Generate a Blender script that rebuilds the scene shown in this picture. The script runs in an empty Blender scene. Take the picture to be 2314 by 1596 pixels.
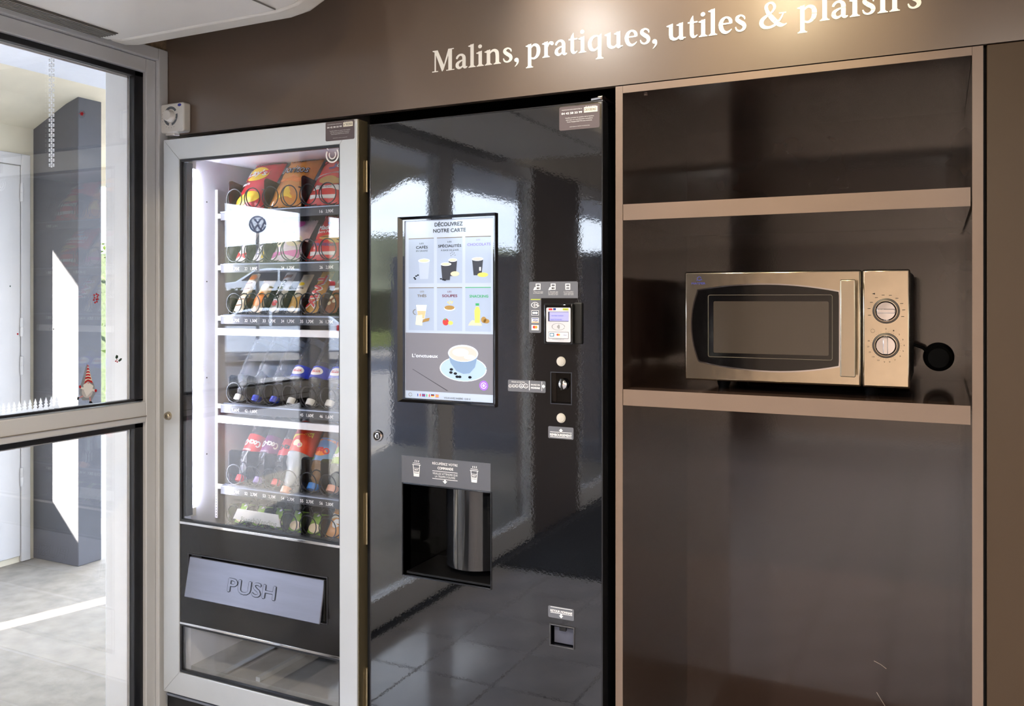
import bpy, bmesh, math, random
from mathutils import Vector, Matrix
random.seed(7)
sc = bpy.context.scene
# ------------------------------------------------------------------ camera
FPX, CXP, HYP, CAMH = 1973.0, 1157.0, 674.0, 1.37
TH = math.atan(0.4906); CT, ST = math.cos(TH), math.sin(TH)
cam_d = bpy.data.cameras.new('camera'); cam = bpy.data.objects.new('camera', cam_d)
sc.collection.objects.link(cam); sc.camera = cam
cam.location = (0, 0, CAMH); cam.rotation_euler = (math.pi/2, 0, TH)
cam_d.sensor_fit = 'HORIZONTAL'; cam_d.sensor_width = 36.0
cam_d.lens = 36.0*FPX/2314.0
cam_d.shift_y = -(798.0-HYP)/2314.0
cam_d.clip_start = 0.02; cam_d.clip_end = 400
# ------------------------------------------------------------------ world, sun, exposure
SKY_STRENGTH = 11.0
world = bpy.data.worlds.new('sky'); sc.world = world; world.use_nodes = True
nt = world.node_tree; nt.nodes.clear()
wo = nt.nodes.new('ShaderNodeOutputWorld'); bg = nt.nodes.new('ShaderNodeBackground')
tc = nt.nodes.new('ShaderNodeTexCoord'); sx = nt.nodes.new('ShaderNodeSeparateXYZ')
nt.links.new(tc.outputs['Generated'], sx.inputs[0])
gr = nt.nodes.new('ShaderNodeValToRGB')
gr.color_ramp.elements[0].position = 0.0; gr.color_ramp.elements[0].color = (0.74, 0.85, 1.0, 1)
gr.color_ramp.elements[1].position = 0.7; gr.color_ramp.elements[1].color = (0.24, 0.44, 0.88, 1)
nt.links.new(sx.outputs['Z'], gr.inputs[0])
cn = nt.nodes.new('ShaderNodeTexNoise'); cn.inputs['Scale'].default_value = 3.2; cn.inputs['Detail'].default_value = 7
mp = nt.nodes.new('ShaderNodeMapping'); mp.inputs['Scale'].default_value = (1, 1, 3.0)
nt.links.new(tc.outputs['Generated'], mp.inputs[0]); nt.links.new(mp.outputs[0], cn.inputs['Vector'])
cr = nt.nodes.new('ShaderNodeValToRGB'); cr.color_ramp.elements[0].position = 0.36; cr.color_ramp.elements[1].position = 0.62
nt.links.new(cn.outputs['Fac'], cr.inputs[0])
mx = nt.nodes.new('ShaderNodeMixRGB'); mx.inputs[2].default_value = (0.90, 0.95, 1.0, 1)
nt.links.new(cr.outputs[0], mx.inputs[0]); nt.links.new(gr.outputs[0], mx.inputs[1])
nt.links.new(mx.outputs[0], bg.inputs[0]); bg.inputs[1].default_value = SKY_STRENGTH
nt.links.new(bg.outputs[0], wo.inputs[0])
SUN_EL, SUN_TAN = math.radians(15.0), 0.287
sun_d = bpy.data.lights.new('sun', 'SUN'); sun_d.energy = 42.0; sun_d.angle = 0.009; sun_d.color = (1.0, 0.93, 0.82)
sun = bpy.data.objects.new('sun', sun_d); sc.collection.objects.link(sun)
hv = Vector((SUN_TAN, 1.0, 0)).normalized()*math.cos(SUN_EL); sdir = Vector((hv.x, hv.y, -math.sin(SUN_EL)))
sun.rotation_euler = sdir.to_track_quat('-Z', 'Y').to_euler(); sun.location = (-12, -30, 12)
vs = sc.view_settings
sc.display_settings.display_device = 'sRGB'
vs.view_transform = 'Standard'; vs.look = 'None'; vs.exposure = 0.35; vs.gamma = 1.0; vs.use_curve_mapping = False
cy = sc.cycles
cy.max_bounces = 10; cy.diffuse_bounces = 4; cy.glossy_bounces = 5; cy.transmission_bounces = 8; cy.transparent_max_bounces = 24
cy.caustics_reflective = False; cy.caustics_refractive = False; cy.sample_clamp_indirect = 8.0
cy.use_denoising = True
# ------------------------------------------------------------------ pixel -> place
def ratio(x):
    u = (x-CXP)/FPX; return (-ST+u*CT), (CT+u*ST)
def onY(x, y, Y):
    a, b = ratio(x); d = Y/b; return Vector((d*a, Y, CAMH-(y-HYP)/FPX*d))
def onX(x, y, X):
    a, b = ratio(x); d = X/a; return Vector((X, d*b, CAMH-(y-HYP)/FPX*d))
def mpp(x, Y):
    return Y/ratio(x)[1]/FPX          # metres for one pixel of height on plane Y
# ------------------------------------------------------------------ materials
def lin(c):
    def f(v):
        v = v/255.0
        return v/12.92 if v <= 0.04045 else ((v+0.055)/1.055)**2.4
    return (f(c[0]), f(c[1]), f(c[2]), 1.0)
MATS = {}
def pm(name, col, rough=0.5, metal=0.0, var=0.06, scale=30.0, bump=0.0, bscale=120.0, coat=0.0, crough=0.05, cior=1.5, emis=0.0, spec=0.5, stretch=None, rvar=0.0):
    """procedural principled material: colour with noise variation, optional bump / coat / glow"""
    if name in MATS: return MATS[name]
    m = bpy.data.materials.new(name); m.use_nodes = True; t = m.node_tree; b = t.nodes['Principled BSDF']
    c = lin(col)
    co = t.nodes.new('ShaderNodeTexCoord'); mpn = t.nodes.new('ShaderNodeMapping')
    t.links.new(co.outputs['Object'], mpn.inputs[0])
    if stretch: mpn.inputs['Scale'].default_value = stretch
    n = t.nodes.new('ShaderNodeTexNoise'); n.inputs['Scale'].default_value = scale; n.inputs['Detail'].default_value = 4
    t.links.new(mpn.outputs[0], n.inputs['Vector'])
    r = t.nodes.new('ShaderNodeValToRGB')
    r.color_ramp.elements[0].position = 0.3; r.color_ramp.elements[1].position = 0.7
    r.color_ramp.elements[0].color = tuple(v*(1-var) for v in c[:3])+(1,)
    r.color_ramp.elements[1].color = tuple(min(1, v*(1+var)) for v in c[:3])+(1,)
    t.links.new(n.outputs['Fac'], r.inputs[0]); t.links.new(r.outputs[0], b.inputs['Base Color'])
    b.inputs['Roughness'].default_value = rough; b.inputs['Metallic'].default_value = metal
    b.inputs['Specular IOR Level'].default_value = spec
    b.inputs['Coat Weight'].default_value = coat; b.inputs['Coat Roughness'].default_value = crough; b.inputs['Coat IOR'].default_value = cior
    if rvar:
        mr = t.nodes.new('ShaderNodeMapRange'); mr.inputs[3].default_value = max(0, rough-rvar); mr.inputs[4].default_value = rough+rvar
        t.links.new(n.outputs['Fac'], mr.inputs[0]); t.links.new(mr.outputs[0], b.inputs['Roughness'])
    if bump:
        n2 = t.nodes.new('ShaderNodeTexNoise'); n2.inputs['Scale'].default_value = bscale; n2.inputs['Detail'].default_value = 2
        t.links.new(mpn.outputs[0], n2.inputs['Vector'])
        bp = t.nodes.new('ShaderNodeBump'); bp.inputs['Strength'].default_value = bump; bp.inputs['Distance'].default_value = 0.002
        t.links.new(n2.outputs['Fac'], bp.inputs['Height']); t.links.new(bp.outputs[0], b.inputs['Normal'])
        if coat: t.links.new(bp.outputs[0], b.inputs['Coat Normal'])
    if emis:
        t.links.new(r.outputs[0], b.inputs['Emission Color']); b.inputs['Emission Strength'].default_value = emis
    MATS[name] = m; return m
def glass(name, tint=(1, 1, 1), f0=0.045, rough=0.0, gcol=(1, 1, 1), alpha=0.0, body=(1, 1, 1), bump=0.0):
    """thin clear glass: transparent with a Schlick mirror reflection, optional diffuse body"""
    m = bpy.data.materials.new(name); m.use_nodes = True; t = m.node_tree; t.nodes.clear()
    o = t.nodes.new('ShaderNodeOutputMaterial'); tr = t.nodes.new('ShaderNodeBsdfTransparent'); gl = t.nodes.new('ShaderNodeBsdfGlossy')
    tr.inputs[0].default_value = tint+(1,); gl.inputs[0].default_value = gcol+(1,); gl.inputs['Roughness'].default_value = rough
    lw = t.nodes.new('ShaderNodeLayerWeight'); lw.inputs['Blend'].default_value = 0.5
    pw = t.nodes.new('ShaderNodeMath'); pw.operation = 'POWER'; pw.inputs[1].default_value = 5
    ma = t.nodes.new('ShaderNodeMath'); ma.operation = 'MULTIPLY_ADD'; ma.inputs[1].default_value = 1-f0; ma.inputs[2].default_value = f0
    t.links.new(lw.outputs['Facing'], pw.inputs[0]); t.links.new(pw.outputs[0], ma.inputs[0])
    base = tr
    if alpha:
        df = t.nodes.new('ShaderNodeBsdfDiffuse'); df.inputs[0].default_value = body+(1,)
        mi = t.nodes.new('ShaderNodeMixShader'); mi.inputs[0].default_value = alpha
        t.links.new(tr.outputs[0], mi.inputs[1]); t.links.new(df.outputs[0], mi.inputs[2]); base = mi
    if bump:
        nn = t.nodes.new('ShaderNodeTexNoise'); nn.inputs['Scale'].default_value = 60
        bp = t.nodes.new('ShaderNodeBump'); bp.inputs['Strength'].default_value = bump; bp.inputs['Distance'].default_value = 0.004
        t.links.new(nn.outputs['Fac'], bp.inputs['Height']); t.links.new(bp.outputs[0], gl.inputs['Normal'])
    mxs = t.nodes.new('ShaderNodeMixShader')
    t.links.new(ma.outputs[0], mxs.inputs[0]); t.links.new(base.outputs[0], mxs.inputs[1]); t.links.new(gl.outputs[0], mxs.inputs[2])
    t.links.new(mxs.outputs[0], o.inputs[0]); MATS[name] = m; return m
# ------------------------------------------------------------------ mesh builder
COL = sc.collection
def setp(o, label=None, cat=None, group=None, kind=None):
    if label: o['label'] = label
    if cat: o['category'] = cat
    if group: o['group'] = group
    if kind: o['kind'] = kind
    return o
def thing(name, label, cat, loc=(0, 0, 0), group=None, kind=None, rot=(0, 0, 0)):
    o = bpy.data.objects.new(name, None); COL.objects.link(o); o.empty_display_size = 0.05
    o.location = loc; o.rotation_euler = rot
    return setp(o, label, cat, group, kind)
class MB:
    def __init__(s): s.v = []; s.f = []; s.mi = []; s.sm = []
    def add(s, vs, fs, mi=0, smooth=False):
        k = len(s.v); s.v += [Vector(v) for v in vs]
        for f in fs: s.f.append([i+k for i in f]); s.mi.append(mi); s.sm.append(smooth)
        return s
    def box(s, x0, x1, y0, y1, z0, z1, mi=0):
        return s.add([(x0,y0,z0),(x1,y0,z0),(x1,y1,z0),(x0,y1,z0),(x0,y0,z1),(x1,y0,z1),(x1,y1,z1),(x0,y1,z1)],
              [(0,3,2,1),(4,5,6,7),(0,1,5,4),(1,2,6,5),(2,3,7,6),(3,0,4,7)], mi)
    def prism(s, poly, axis, a0, a1, mi=0, smooth=False):
        """polygon in the plane across `axis`, extruded a0..a1. axis y: (x,z); axis x: (y,z); axis z: (x,y)"""
        n = len(poly)
        def P(p, a): return {'y': (p[0], a, p[1]), 'x': (a, p[0], p[1]), 'z': (p[0], p[1], a)}[axis]
        vs = [P(p, a0) for p in poly]+[P(p, a1) for p in poly]
        fs = [tuple(range(n)), tuple(range(2*n-1, n-1, -1))]
        s.add(vs, fs, mi)
        k = len(s.v)-2*n
        for i in range(n):
            j = (i+1) % n; s.f.append([k+i, k+n+i, k+n+j, k+j]); s.mi.append(mi); s.sm.append(smooth)
        return s
    def flat(s, pts, mi=0): return s.add(pts, [tuple(range(len(pts)))], mi)
    def tube(s, pts, r, n=8, closed=False, mi=0):
        pts = [Vector(p) for p in pts]; m = len(pts); rings = []
        up0 = None
        for i, p in enumerate(pts):
            a = pts[(i-1) % m] if (closed or i > 0) else p; b = pts[(i+1) % m] if (closed or i < m-1) else p
            d = (b-a).normalized()
            if up0 is None:
                up0 = Vector((0, 0, 1)) if abs(d.z) < 0.9 else Vector((1, 0, 0))
            e1 = (up0-d*up0.dot(d)).normalized(); up0 = e1; e2 = d.cross(e1)
            rr = r[i] if isinstance(r, (list, tuple)) else r
            rings.append([p+e1*(rr*math.cos(2*math.pi*k/n))+e2*(rr*math.sin(2*math.pi*k/n)) for k in range(n)])
        vs = [v for g in rings for v in g]; fs = []
        for i in range(m if closed else m-1):
            j = (i+1) % m
            for k in range(n): fs.append((i*n+k, i*n+(k+1) % n, j*n+(k+1) % n, j*n+k))
        if not closed: fs += [tuple(range(n-1, -1, -1)), tuple(range((m-1)*n, m*n))]
        return s.add(vs, fs, mi, True)
    def lathe(s, prof, c=(0, 0, 0), axis='z', n=24, mi=0, cap=True):
        c = Vector(c); vs = []; m = len(prof)
        for (r, h) in prof:
            for k in range(n):
                a = 2*math.pi*k/n; p, q = r*math.cos(a), r*math.sin(a)
                vs.append(c+Vector({'z': (p, q, h), 'y': (p, h, q), 'x': (h, p, q)}[axis]))
        fs = []
        for i in range(m-1):
            for k in range(n): fs.append((i*n+k, i*n+(k+1) % n, (i+1)*n+(k+1) % n, (i+1)*n+k))
        if cap: fs += [tuple(range(n-1, -1, -1)), tuple(range((m-1)*n, m*n))]
        return s.add(vs, fs, mi, True)
    def build(s, name, mat, parent=None, bevel=0.0, seg=2, sharp=35, fix=True):
        me = bpy.data.meshes.new(name)
        off = Vector((0, 0, 0))
        if parent is not None and not parent.get('_local'):
            q = parent
            while q is not None: off += q.location; q = q.parent
        me.from_pydata([v-off for v in s.v], [], s.f)
        for m_ in (mat if isinstance(mat, (list, tuple)) else [mat]): me.materials.append(m_)
        for p, mi, sm in zip(me.polygons, s.mi, s.sm): p.material_index = mi; p.use_smooth = sm
        if fix and len(s.f) > 1:
            bm = bmesh.new(); bm.from_mesh(me); bmesh.ops.recalc_face_normals(bm, faces=bm.faces); bm.to_mesh(me); bm.free()
        if any(s.sm): me.set_sharp_from_angle(angle=math.radians(sharp))
        o = bpy.data.objects.new(name, me); COL.objects.link(o)
        if parent is not None: o.parent = parent
        if bevel:
            b = o.modifiers.new('bevel', 'BEVEL'); b.width = bevel; b.segments = seg; b.limit_method = 'ANGLE'; b.angle_limit = math.radians(50)
            if not any(s.sm):
                for p in me.polygons: p.use_smooth = True
                me.set_sharp_from_angle(angle=math.radians(31))
        return o
def boxo(name, mat, parent, x0, x1, y0, y1, z0, z1, bevel=0.0):
    return MB().box(min(x0,x1), max(x0,x1), min(y0,y1), max(y0,y1), min(z0,z1), max(z0,z1)).build(name, mat, parent, bevel)
def single(o, label, cat, group=None, kind=None): return setp(o, label, cat, group, kind)
def rrect(x0, x1, z0, z1, r, n=5):
    pts = []
    for cx_, cz_, a0 in ((x1-r, z1-r, 0), (x0+r, z1-r, 90), (x0+r, z0+r, 180), (x1-r, z0+r, 270)):
        for k in range(n+1):
            a = math.radians(a0+90*k/n); pts.append((cx_+r*math.cos(a), cz_+r*math.sin(a)))
    return pts
def ell(cx_, cy_, rx, ry=None, n=20, a0=0, a1=360):
    ry = rx if ry is None else ry
    m = n if a1-a0 >= 360 else n+1
    return [(cx_+rx*math.cos(math.radians(a0+(a1-a0)*k/n)), cy_+ry*math.sin(math.radians(a0+(a1-a0)*k/n))) for k in range(m)]
def ringseg(cx_, cy_, r0, r1, a0, a1, n=16):
    return ell(cx_, cy_, r1, n=n, a0=a0, a1=a1)+ell(cx_, cy_, r0, n=n, a0=a0, a1=a1)[::-1]
def holed(mb, x0, x1, z0, z1, yf, yb, holes):
    """flat panel in XZ with rectangular holes, real thickness yf..yb"""
    xs = sorted({x0, x1, *[h[0] for h in holes], *[h[1] for h in holes]}); zs = sorted({z0, z1, *[h[2] for h in holes], *[h[3] for h in holes]})
    nx, nz = len(xs)-1, len(zs)-1
    def solid(i, j):
        if i < 0 or j < 0 or i >= nx or j >= nz: return False
        cx_, cz_ = (xs[i]+xs[i+1])/2, (zs[j]+zs[j+1])/2
        return not any(h[0] < cx_ < h[1] and h[2] < cz_ < h[3] for h in holes)
    for i in range(nx):
        for j in range(nz):
            if not solid(i, j): continue
            a, b, c, d = xs[i], xs[i+1], zs[j], zs[j+1]
            mb.flat([(a,yf,c),(b,yf,c),(b,yf,d),(a,yf,d)]); mb.flat([(a,yb,d),(b,yb,d),(b,yb,c),(a,yb,c)])
            if not solid(i-1, j): mb.flat([(a,yf,d),(a,yb,d),(a,yb,c),(a,yf,c)])
            if not solid(i+1, j): mb.flat([(b,yf,c),(b,yb,c),(b,yb,d),(b,yf,d)])
            if not solid(i, j-1): mb.flat([(a,yf,c),(a,yb,c),(b,yb,c),(b,yf,c)])
            if not solid(i, j+1): mb.flat([(a,yf,d),(b,yf,d),(b,yb,d),(a,yb,d)])
    return mb
# ------------------------------------------------------------------ lettering (built-in outline font -> mesh)
_tc = {}
def tmesh(s):
    if s in _tc: return _tc[s]
    cu = bpy.data.curves.new('tmp', 'FONT'); cu.body = s; cu.resolution_u = 3
    ob = bpy.data.objects.new('tmp', cu); COL.objects.link(ob); bpy.context.view_layer.update()
    me = bpy.data.meshes.new_from_object(ob.evaluated_get(bpy.context.evaluated_depsgraph_get()))
    vs = [(v.co.x, v.co.y) for v in me.vertices]; fs = [tuple(p.vertices) for p in me.polygons]
    bpy.data.objects.remove(ob); bpy.data.curves.remove(cu); bpy.data.meshes.remove(me)
    x0 = min(v[0] for v in vs); x1 = max(v[0] for v in vs)
    CAP = 0.73
    vs = [((x-x0)/(x1-x0), y/CAP) for x, y in vs]
    # area sign so that the faces look along +normal
    _tc[s] = (vs, fs); return _tc[s]
def text(name, s, mat, parent, fn, x0, x1, zb, h, bold=0.0):
    """lettering filling x0..x1 with baseline zb and capital height h; fn maps (x, z) to a 3-D point"""
    vs, fs = tmesh(s)
    mb = MB(); offs = [(0, 0)] if not bold else [(-bold, 0), (bold, 0), (0, bold*0.7), (0, -bold*0.7)]
    for k_, (ox, oz) in enumerate(offs): mb.add([Vector(fn(x0+v[0]*(x1-x0)+ox, zb+v[1]*h+oz))-Vector((0, 0.00006*k_, 0)) for v in vs], fs)
    return mb.build(name, mat, parent, fix=False)
def tpx(name, s, mat, parent, xl, xr, yb, cap, Y, bold=0.0):
    """lettering on the plane Y placed from photo pixels: left, right, baseline at the left, capital height"""
    a = onY(xl, yb, Y); X1 = onY(xr, yb, Y).x; k = mpp(xl, Y)
    return text(name, s, mat, parent, lambda x, z: (x, Y, z), a.x, X1, a.z, cap*k, bold*k)
def fpx(name, polys, mat, parent, Y):
    """flat print on plane Y from pixel outlines"""
    mb = MB()
    for p in polys: mb.flat([onY(x, y, Y) for x, y in p])
    return mb.build(name, mat, parent, fix=False)
def fpxX(name, polys, mat, parent, X):
    mb = MB()
    for p in polys: mb.flat([onX(x, y, X) for x, y in p])
    return mb.build(name, mat, parent, fix=False)
def rect(x0, y0, x1, y1): return [(x0, y1), (x1, y1), (x1, y0), (x0, y0)]
def par(x0, x1, yl0, yr0, yl1, yr1): return [(x0, yl1), (x1, yr1), (x1, yr0), (x0, yl0)]
def fpr(name, polys, mat, parent, Y, xref):
    """flat print on plane Y; pixel outlines read around column xref, straightened to the plane"""
    k = mpp(xref, Y); mb = MB()
    for p in polys: mb.flat([(onY(x, 0, Y).x, Y, CAMH-(y-HYP)*k) for x, y in p])
    return mb.build(name, mat, parent, fix=False)
def wr(xl, yt, xr, yb, Y):
    a = onY(xl, yt, Y); return a.x, onY(xr, yt, Y).x, onY(xl, yb, Y).z, a.z
def plate(name, R, Y0, Y1, mat, parent, r=0.0, bevel=0.0):
    """thin plate with rounded corners over the rectangle R=(x0,x1,z0,z1)"""
    x0, x1, z0, z1 = R
    mb = MB()
    if r: mb.prism(rrect(x0, x1, z0, z1, r), 'y', Y0, Y1)
    else: mb.box(x0, x1, Y0, Y1, z0, z1)
    return mb.build(name, mat, parent, bevel)
def frame_rect(mb, R, w, Y0, Y1):
    x0, x1, z0, z1 = R
    mb.box(x0-w, x0, Y0, Y1, z0-w, z1+w); mb.box(x1, x1+w, Y0, Y1, z0-w, z1+w)
    mb.box(x0, x1, Y0, Y1, z1, z1+w); mb.box(x0, x1, Y0, Y1, z0-w, z0); return mb
# ================================================================== materials
M_tile = pm('floor_tile_slate', (176, 176, 184), 0.12, var=0.15, scale=5, bump=0.15, bscale=40, rvar=0.08)
M_grout = pm('floor_grout', (26, 26, 28), 0.8, var=0.2)
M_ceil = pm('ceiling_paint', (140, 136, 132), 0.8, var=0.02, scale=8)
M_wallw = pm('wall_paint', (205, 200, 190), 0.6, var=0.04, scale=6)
M_alu = pm('door_aluminium_greige', (203, 206, 212), 0.38, 0.0, var=0.03, scale=4, spec=0.6)
M_gask = pm('rubber_gasket', (24, 26, 32), 0.35, var=0.2)
M_brown = pm('brown_laminate', (60, 47, 42), 0.12, var=0.012, scale=2, bump=0.01, bscale=200, spec=0.6, coat=0.8, crough=0.07, cior=1.6)
M_brown_edge = pm('brown_edge_band', (122, 104, 92), 0.3, var=0.04, scale=8)
M_header = pm('brown_header_laminate', (104, 90, 80), 0.24, var=0.03, scale=1.5, bump=0.02, bscale=6, spec=0.6, rvar=0.03)
M_oak = pm('bronze_door_laminate', (62, 45, 26), 0.5, var=0.03, scale=3)
M_white_letter = pm('white_vinyl', (238, 236, 232), 0.45, var=0.01)
M_silver = pm('silver_aluminium_frame', (206, 210, 214), 0.36, 0.35, var=0.03, scale=6)
M_bronze = pm('bronze_aluminium_side', (150, 138, 112), 0.3, 0.75, var=0.08, scale=8, stretch=(1, 1, 0.05))
M_black = pm('black_plastic', (16, 16, 18), 0.35, var=0.2)
M_blackmatt = pm('black_matt', (9, 9, 10), 0.7, var=0.2)
M_gloss = pm('black_gloss_door', (13, 15, 20), 0.035, var=0.1, scale=4, bump=0.014, bscale=170, spec=0.9, coat=1.0, crough=0.02, cior=1.45)
M_pianobl = pm('piano_black', (8, 8, 9), 0.06, var=0.1, spec=0.7)
M_panelblk = pm('dark_satin_panel', (40, 39, 40), 0.16, 0.4, var=0.06, scale=4)
M_flap = pm('flap_brushed_metal', (118, 120, 134), 0.38, 0.6, var=0.05, scale=60, stretch=(0.1, 1, 1))
M_chrome = pm('chrome', (215, 215, 218), 0.08, 1.0, var=0.02)
M_steel = pm('stainless_polished', (208, 197, 176), 0.16, 1.0, var=0.03, scale=50, bump=0.25, bscale=14)
M_steel2 = pm('brushed_handle_steel', (188, 176, 156), 0.25, 1.0, var=0.03)
M_grey = pm('grey_sticker', (104, 106, 114), 0.4, var=0.02)
M_mauve = pm('mauve_sticker', (88, 76, 80), 0.4, var=0.03)
M_wprint = pm('white_print', (240, 240, 242), 0.5, var=0.0)
M_wplast = pm('white_plastic', (222, 220, 216), 0.4, var=0.02, scale=6)
M_acw = pm('cream_plastic_shell', (238, 236, 232), 0.35, var=0.015, scale=4)
M_acg = pm('grey_grille', (120, 118, 114), 0.5, var=0.05)
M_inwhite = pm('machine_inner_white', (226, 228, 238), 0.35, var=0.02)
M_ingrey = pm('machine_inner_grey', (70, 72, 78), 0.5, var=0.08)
M_led = pm('led_strip_light', (238, 240, 255), 0.4, var=0.0, emis=95.0)
M_conc = pm('concrete_porch', (142, 135, 124), 0.85, var=0.17, scale=13, bump=0.6, bscale=35)
M_plaster = pm('white_plaster', (238, 237, 236), 0.75, var=0.03, scale=7, bump=0.15, bscale=50)
M_pill = pm('grey_pillar_paint', (80, 81, 86), 0.6, var=0.08, scale=6, bump=0.25, bscale=30)
M_beige = pm('beige_render', (214, 206, 184), 0.8, var=0.05, scale=8, bump=0.5, bscale=22)
M_tarmac = pm('tarmac', (92, 93, 97), 0.9, var=0.15, scale=12, bump=0.4)
M_leaf = pm('hedge_leaf', (96, 116, 52), 0.6, var=0.5, scale=3)
M_grass = pm('verge_grass', (140, 146, 78), 0.9, var=0.3, scale=3)
M_hill = pm('wooded_hill', (110, 112, 92), 0.95, var=0.35, scale=0.3)
M_carw = pm('white_car_paint', (236, 238, 242), 0.15, var=0.01, coat=0.6)
M_carg = pm('car_window', (36, 42, 50), 0.05, var=0.1)
M_tyre = pm('tyre_rubber', (22, 22, 24), 0.8, var=0.2)
M_tail = pm('tail_lamp_red', (190, 22, 30), 0.15, var=0.05)
G_door = glass('door_glass', f0=0.075)
G_snack = glass('vending_glass', tint=(0.97, 0.975, 0.985), f0=0.06)
G_pet = glass('clear_pet_bottle', tint=(0.90, 0.94, 1.0), f0=0.10, rough=0.05, bump=0.6, alpha=0.04, body=(0.85, 0.9, 1.0))
G_lens = glass('reader_lens', f0=0.06)
# ================================================================== SETTING: room
XF, YV, CEIL = -2.094, 1.90, 2.62        # facade plane, cabinet plane, ceiling
XR, YB = 2.30, -4.10
TP = 0.312
fl = MB().box(XF-0.06, XR, YB, 3.05, -0.08, -0.012).build('floor', M_grout)
setp(fl, 'dark slate tiled shop floor with recessed joints', 'floor', kind='structure')
tm = MB().box(0.002, TP-0.002, 0.002, TP-0.002, -0.012, 0.0)
tile0 = tm.build('tile', M_tile, fl, bevel=0.0015, seg=1)
first = True
ix0 = math.floor((XF+1.735)/TP)
for i in range(ix0, 13):
    for j in range(-17, 3):
        x, y = -1.735+i*TP, 1.02+j*TP
        if x < XF-0.1 or x+TP > XR+0.05 or y < YB-0.05: continue
        if first: t = tile0; first = False
        else: t = tile0.copy(); COL.objects.link(t)
        t.location = (x, y, 0)
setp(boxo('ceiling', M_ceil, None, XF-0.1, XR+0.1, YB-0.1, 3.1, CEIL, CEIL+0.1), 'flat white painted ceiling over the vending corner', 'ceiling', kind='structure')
setp(boxo('wall_front', M_blackmatt, None, XF-0.1, XR+0.1, 2.95, 3.05, 0, CEIL), 'dark rear wall hidden behind the vending machines', 'wall', kind='structure')
setp(boxo('wall_right', M_wallw, None, XR, XR+0.1, YB, 3.0, 0, CEIL), 'pale painted side wall right of the shelving', 'wall', kind='structure')
setp(boxo('wall_back', pm('warm_wall_paint', (222, 200, 184), 0.6, var=0.04, scale=6), None, XF-0.1, XR+0.1, YB-0.1, YB, 0, CEIL), 'pale painted wall opposite the vending machines', 'wall', kind='structure')
setp(boxo('wall_left', M_wallw, None, XF-0.16, XF, YB, 1.905, 2.12, CEIL), 'wall strip above the glazed entrance front', 'wall', kind='structure')
# jagged bit of bare plaster above the door head
mb = MB(); mb.prism([(1.80, 2.112), (1.90, 2.112), (1.90, 2.16), (1.87, 2.165), (1.85, 2.15), (1.83, 2.16), (1.80, 2.14)], 'x', XF, XF+0.004)
setp(mb.build('trim_1', pm('bare_brown_plaster', (130, 110, 88), 0.9, var=0.4, scale=60, bump=0.6)), 'patch of bare brown plaster above the door head', 'trim', kind='structure')
# ------------------------------------------------------------------ glazed door (plane X = XF) with its stickers
D = thing('door_1', 'greige aluminium glazed entrance door with winter window stickers', 'door', (XF, 1.45, 0), kind='structure')
ZP0, ZP1, ZR0, ZR1 = 1.0725, 2.02, 1.005, 1.07
yg0, yg1 = 1.15, 1.815
def stile(name, y0, y1, z0, z1, th=0.05, xo=0.0): return boxo(name, M_alu, D, XF-th+xo, XF+xo, y0, y1, z0, z1, 0.003)
stile('jamb', 1.865, 1.90, 0, 2.112, 0.06, 0.012)
stile('hinge_stile', 1.829, 1.8645, 0.02, 2.075)
stile('lock_stile', 1.03, 1.148, 0.02, 2.075)
stile('top_rail', 1.148, 1.829, 2.034, 2.075)
stile('head', 1.03, 1.865, 2.0755, 2.112, 0.06, 0.012)
stile('middle_rail', 1.148, 1.829, ZR0, ZR1-0.004)
stile('bottom_rail', 1.148, 1.829, 0.02, 0.13)
mb = MB(); mb.box(XF-0.001, XF+0.003, 1.148, 1.829, ZR0+0.018, ZR0+0.020); mb.build('rail_groove', pm('alu_shadow_line', (120, 114, 106), 0.5), D)  # groove's shade laid on as a thin darker strip
def gasket(z0, z1):
    mb = MB()
    for (a, b, c, d) in ((1.797, 1.829, z0, z1), (1.148, 1.160, z0, z1), (1.148, 1.829, z0, z0+0.007), (1.148, 1.829, z1-0.016, z1)):
        mb.box(XF-0.034, XF-0.012, a, b, c, d)
    mb.build('gasket', M_gask, D, 0.002)
    mb = MB()
    mb.box(XF-0.036, XF-0.0335, 1.7905, 1.797, z0+0.005, z1-0.016); mb.box(XF-0.036, XF-0.0335, 1.16, 1.797, z1-0.022, z1-0.016)
    mb.build('glazing_bead', pm('white_bead', (232, 234, 240), 0.4), D)
gasket(ZP0-0.004, ZP1+0.014); gasket(0.13, ZR0)
boxo('pane', G_door, D, XF-0.030, XF-0.024, 1.15, 1.80, ZP0, ZP1)
boxo('pane', G_door, D, XF-0.030, XF-0.024, 1.15, 1.80, 0.13, ZR0)
XS = XF-0.0225
M_frost = bpy.data.materials.new('frosted_white_cling'); M_frost.use_nodes = True; _t = M_frost.node_tree; _b = _t.nodes['Principled BSDF']
_n = _t.nodes.new('ShaderNodeTexNoise'); _n.inputs['Scale'].default_value = 80; _r = _t.nodes.new('ShaderNodeValToRGB'); _r.color_ramp.elements[0].color = (.8, .8, .8, 1); _r.color_ramp.elements[1].color = (.9, .9, .9, 1)
_tr = _t.nodes.new('ShaderNodeBsdfTranslucent'); _mx = _t.nodes.new('ShaderNodeMixShader'); _mx.inputs[0].default_value = .75
_t.links.new(_n.outputs['Fac'], _r.inputs[0]); _t.links.new(_r.outputs[0], _tr.inputs[0]); _t.links.new(_r.outputs[0], _b.inputs['Base Color'])
_t.links.new(_b.outputs[0], _mx.inputs[1]); _t.links.new(_tr.outputs[0], _mx.inputs[2]); _t.links.new(_mx.outputs[0], _t.nodes['Material Output'].inputs[0])
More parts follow.
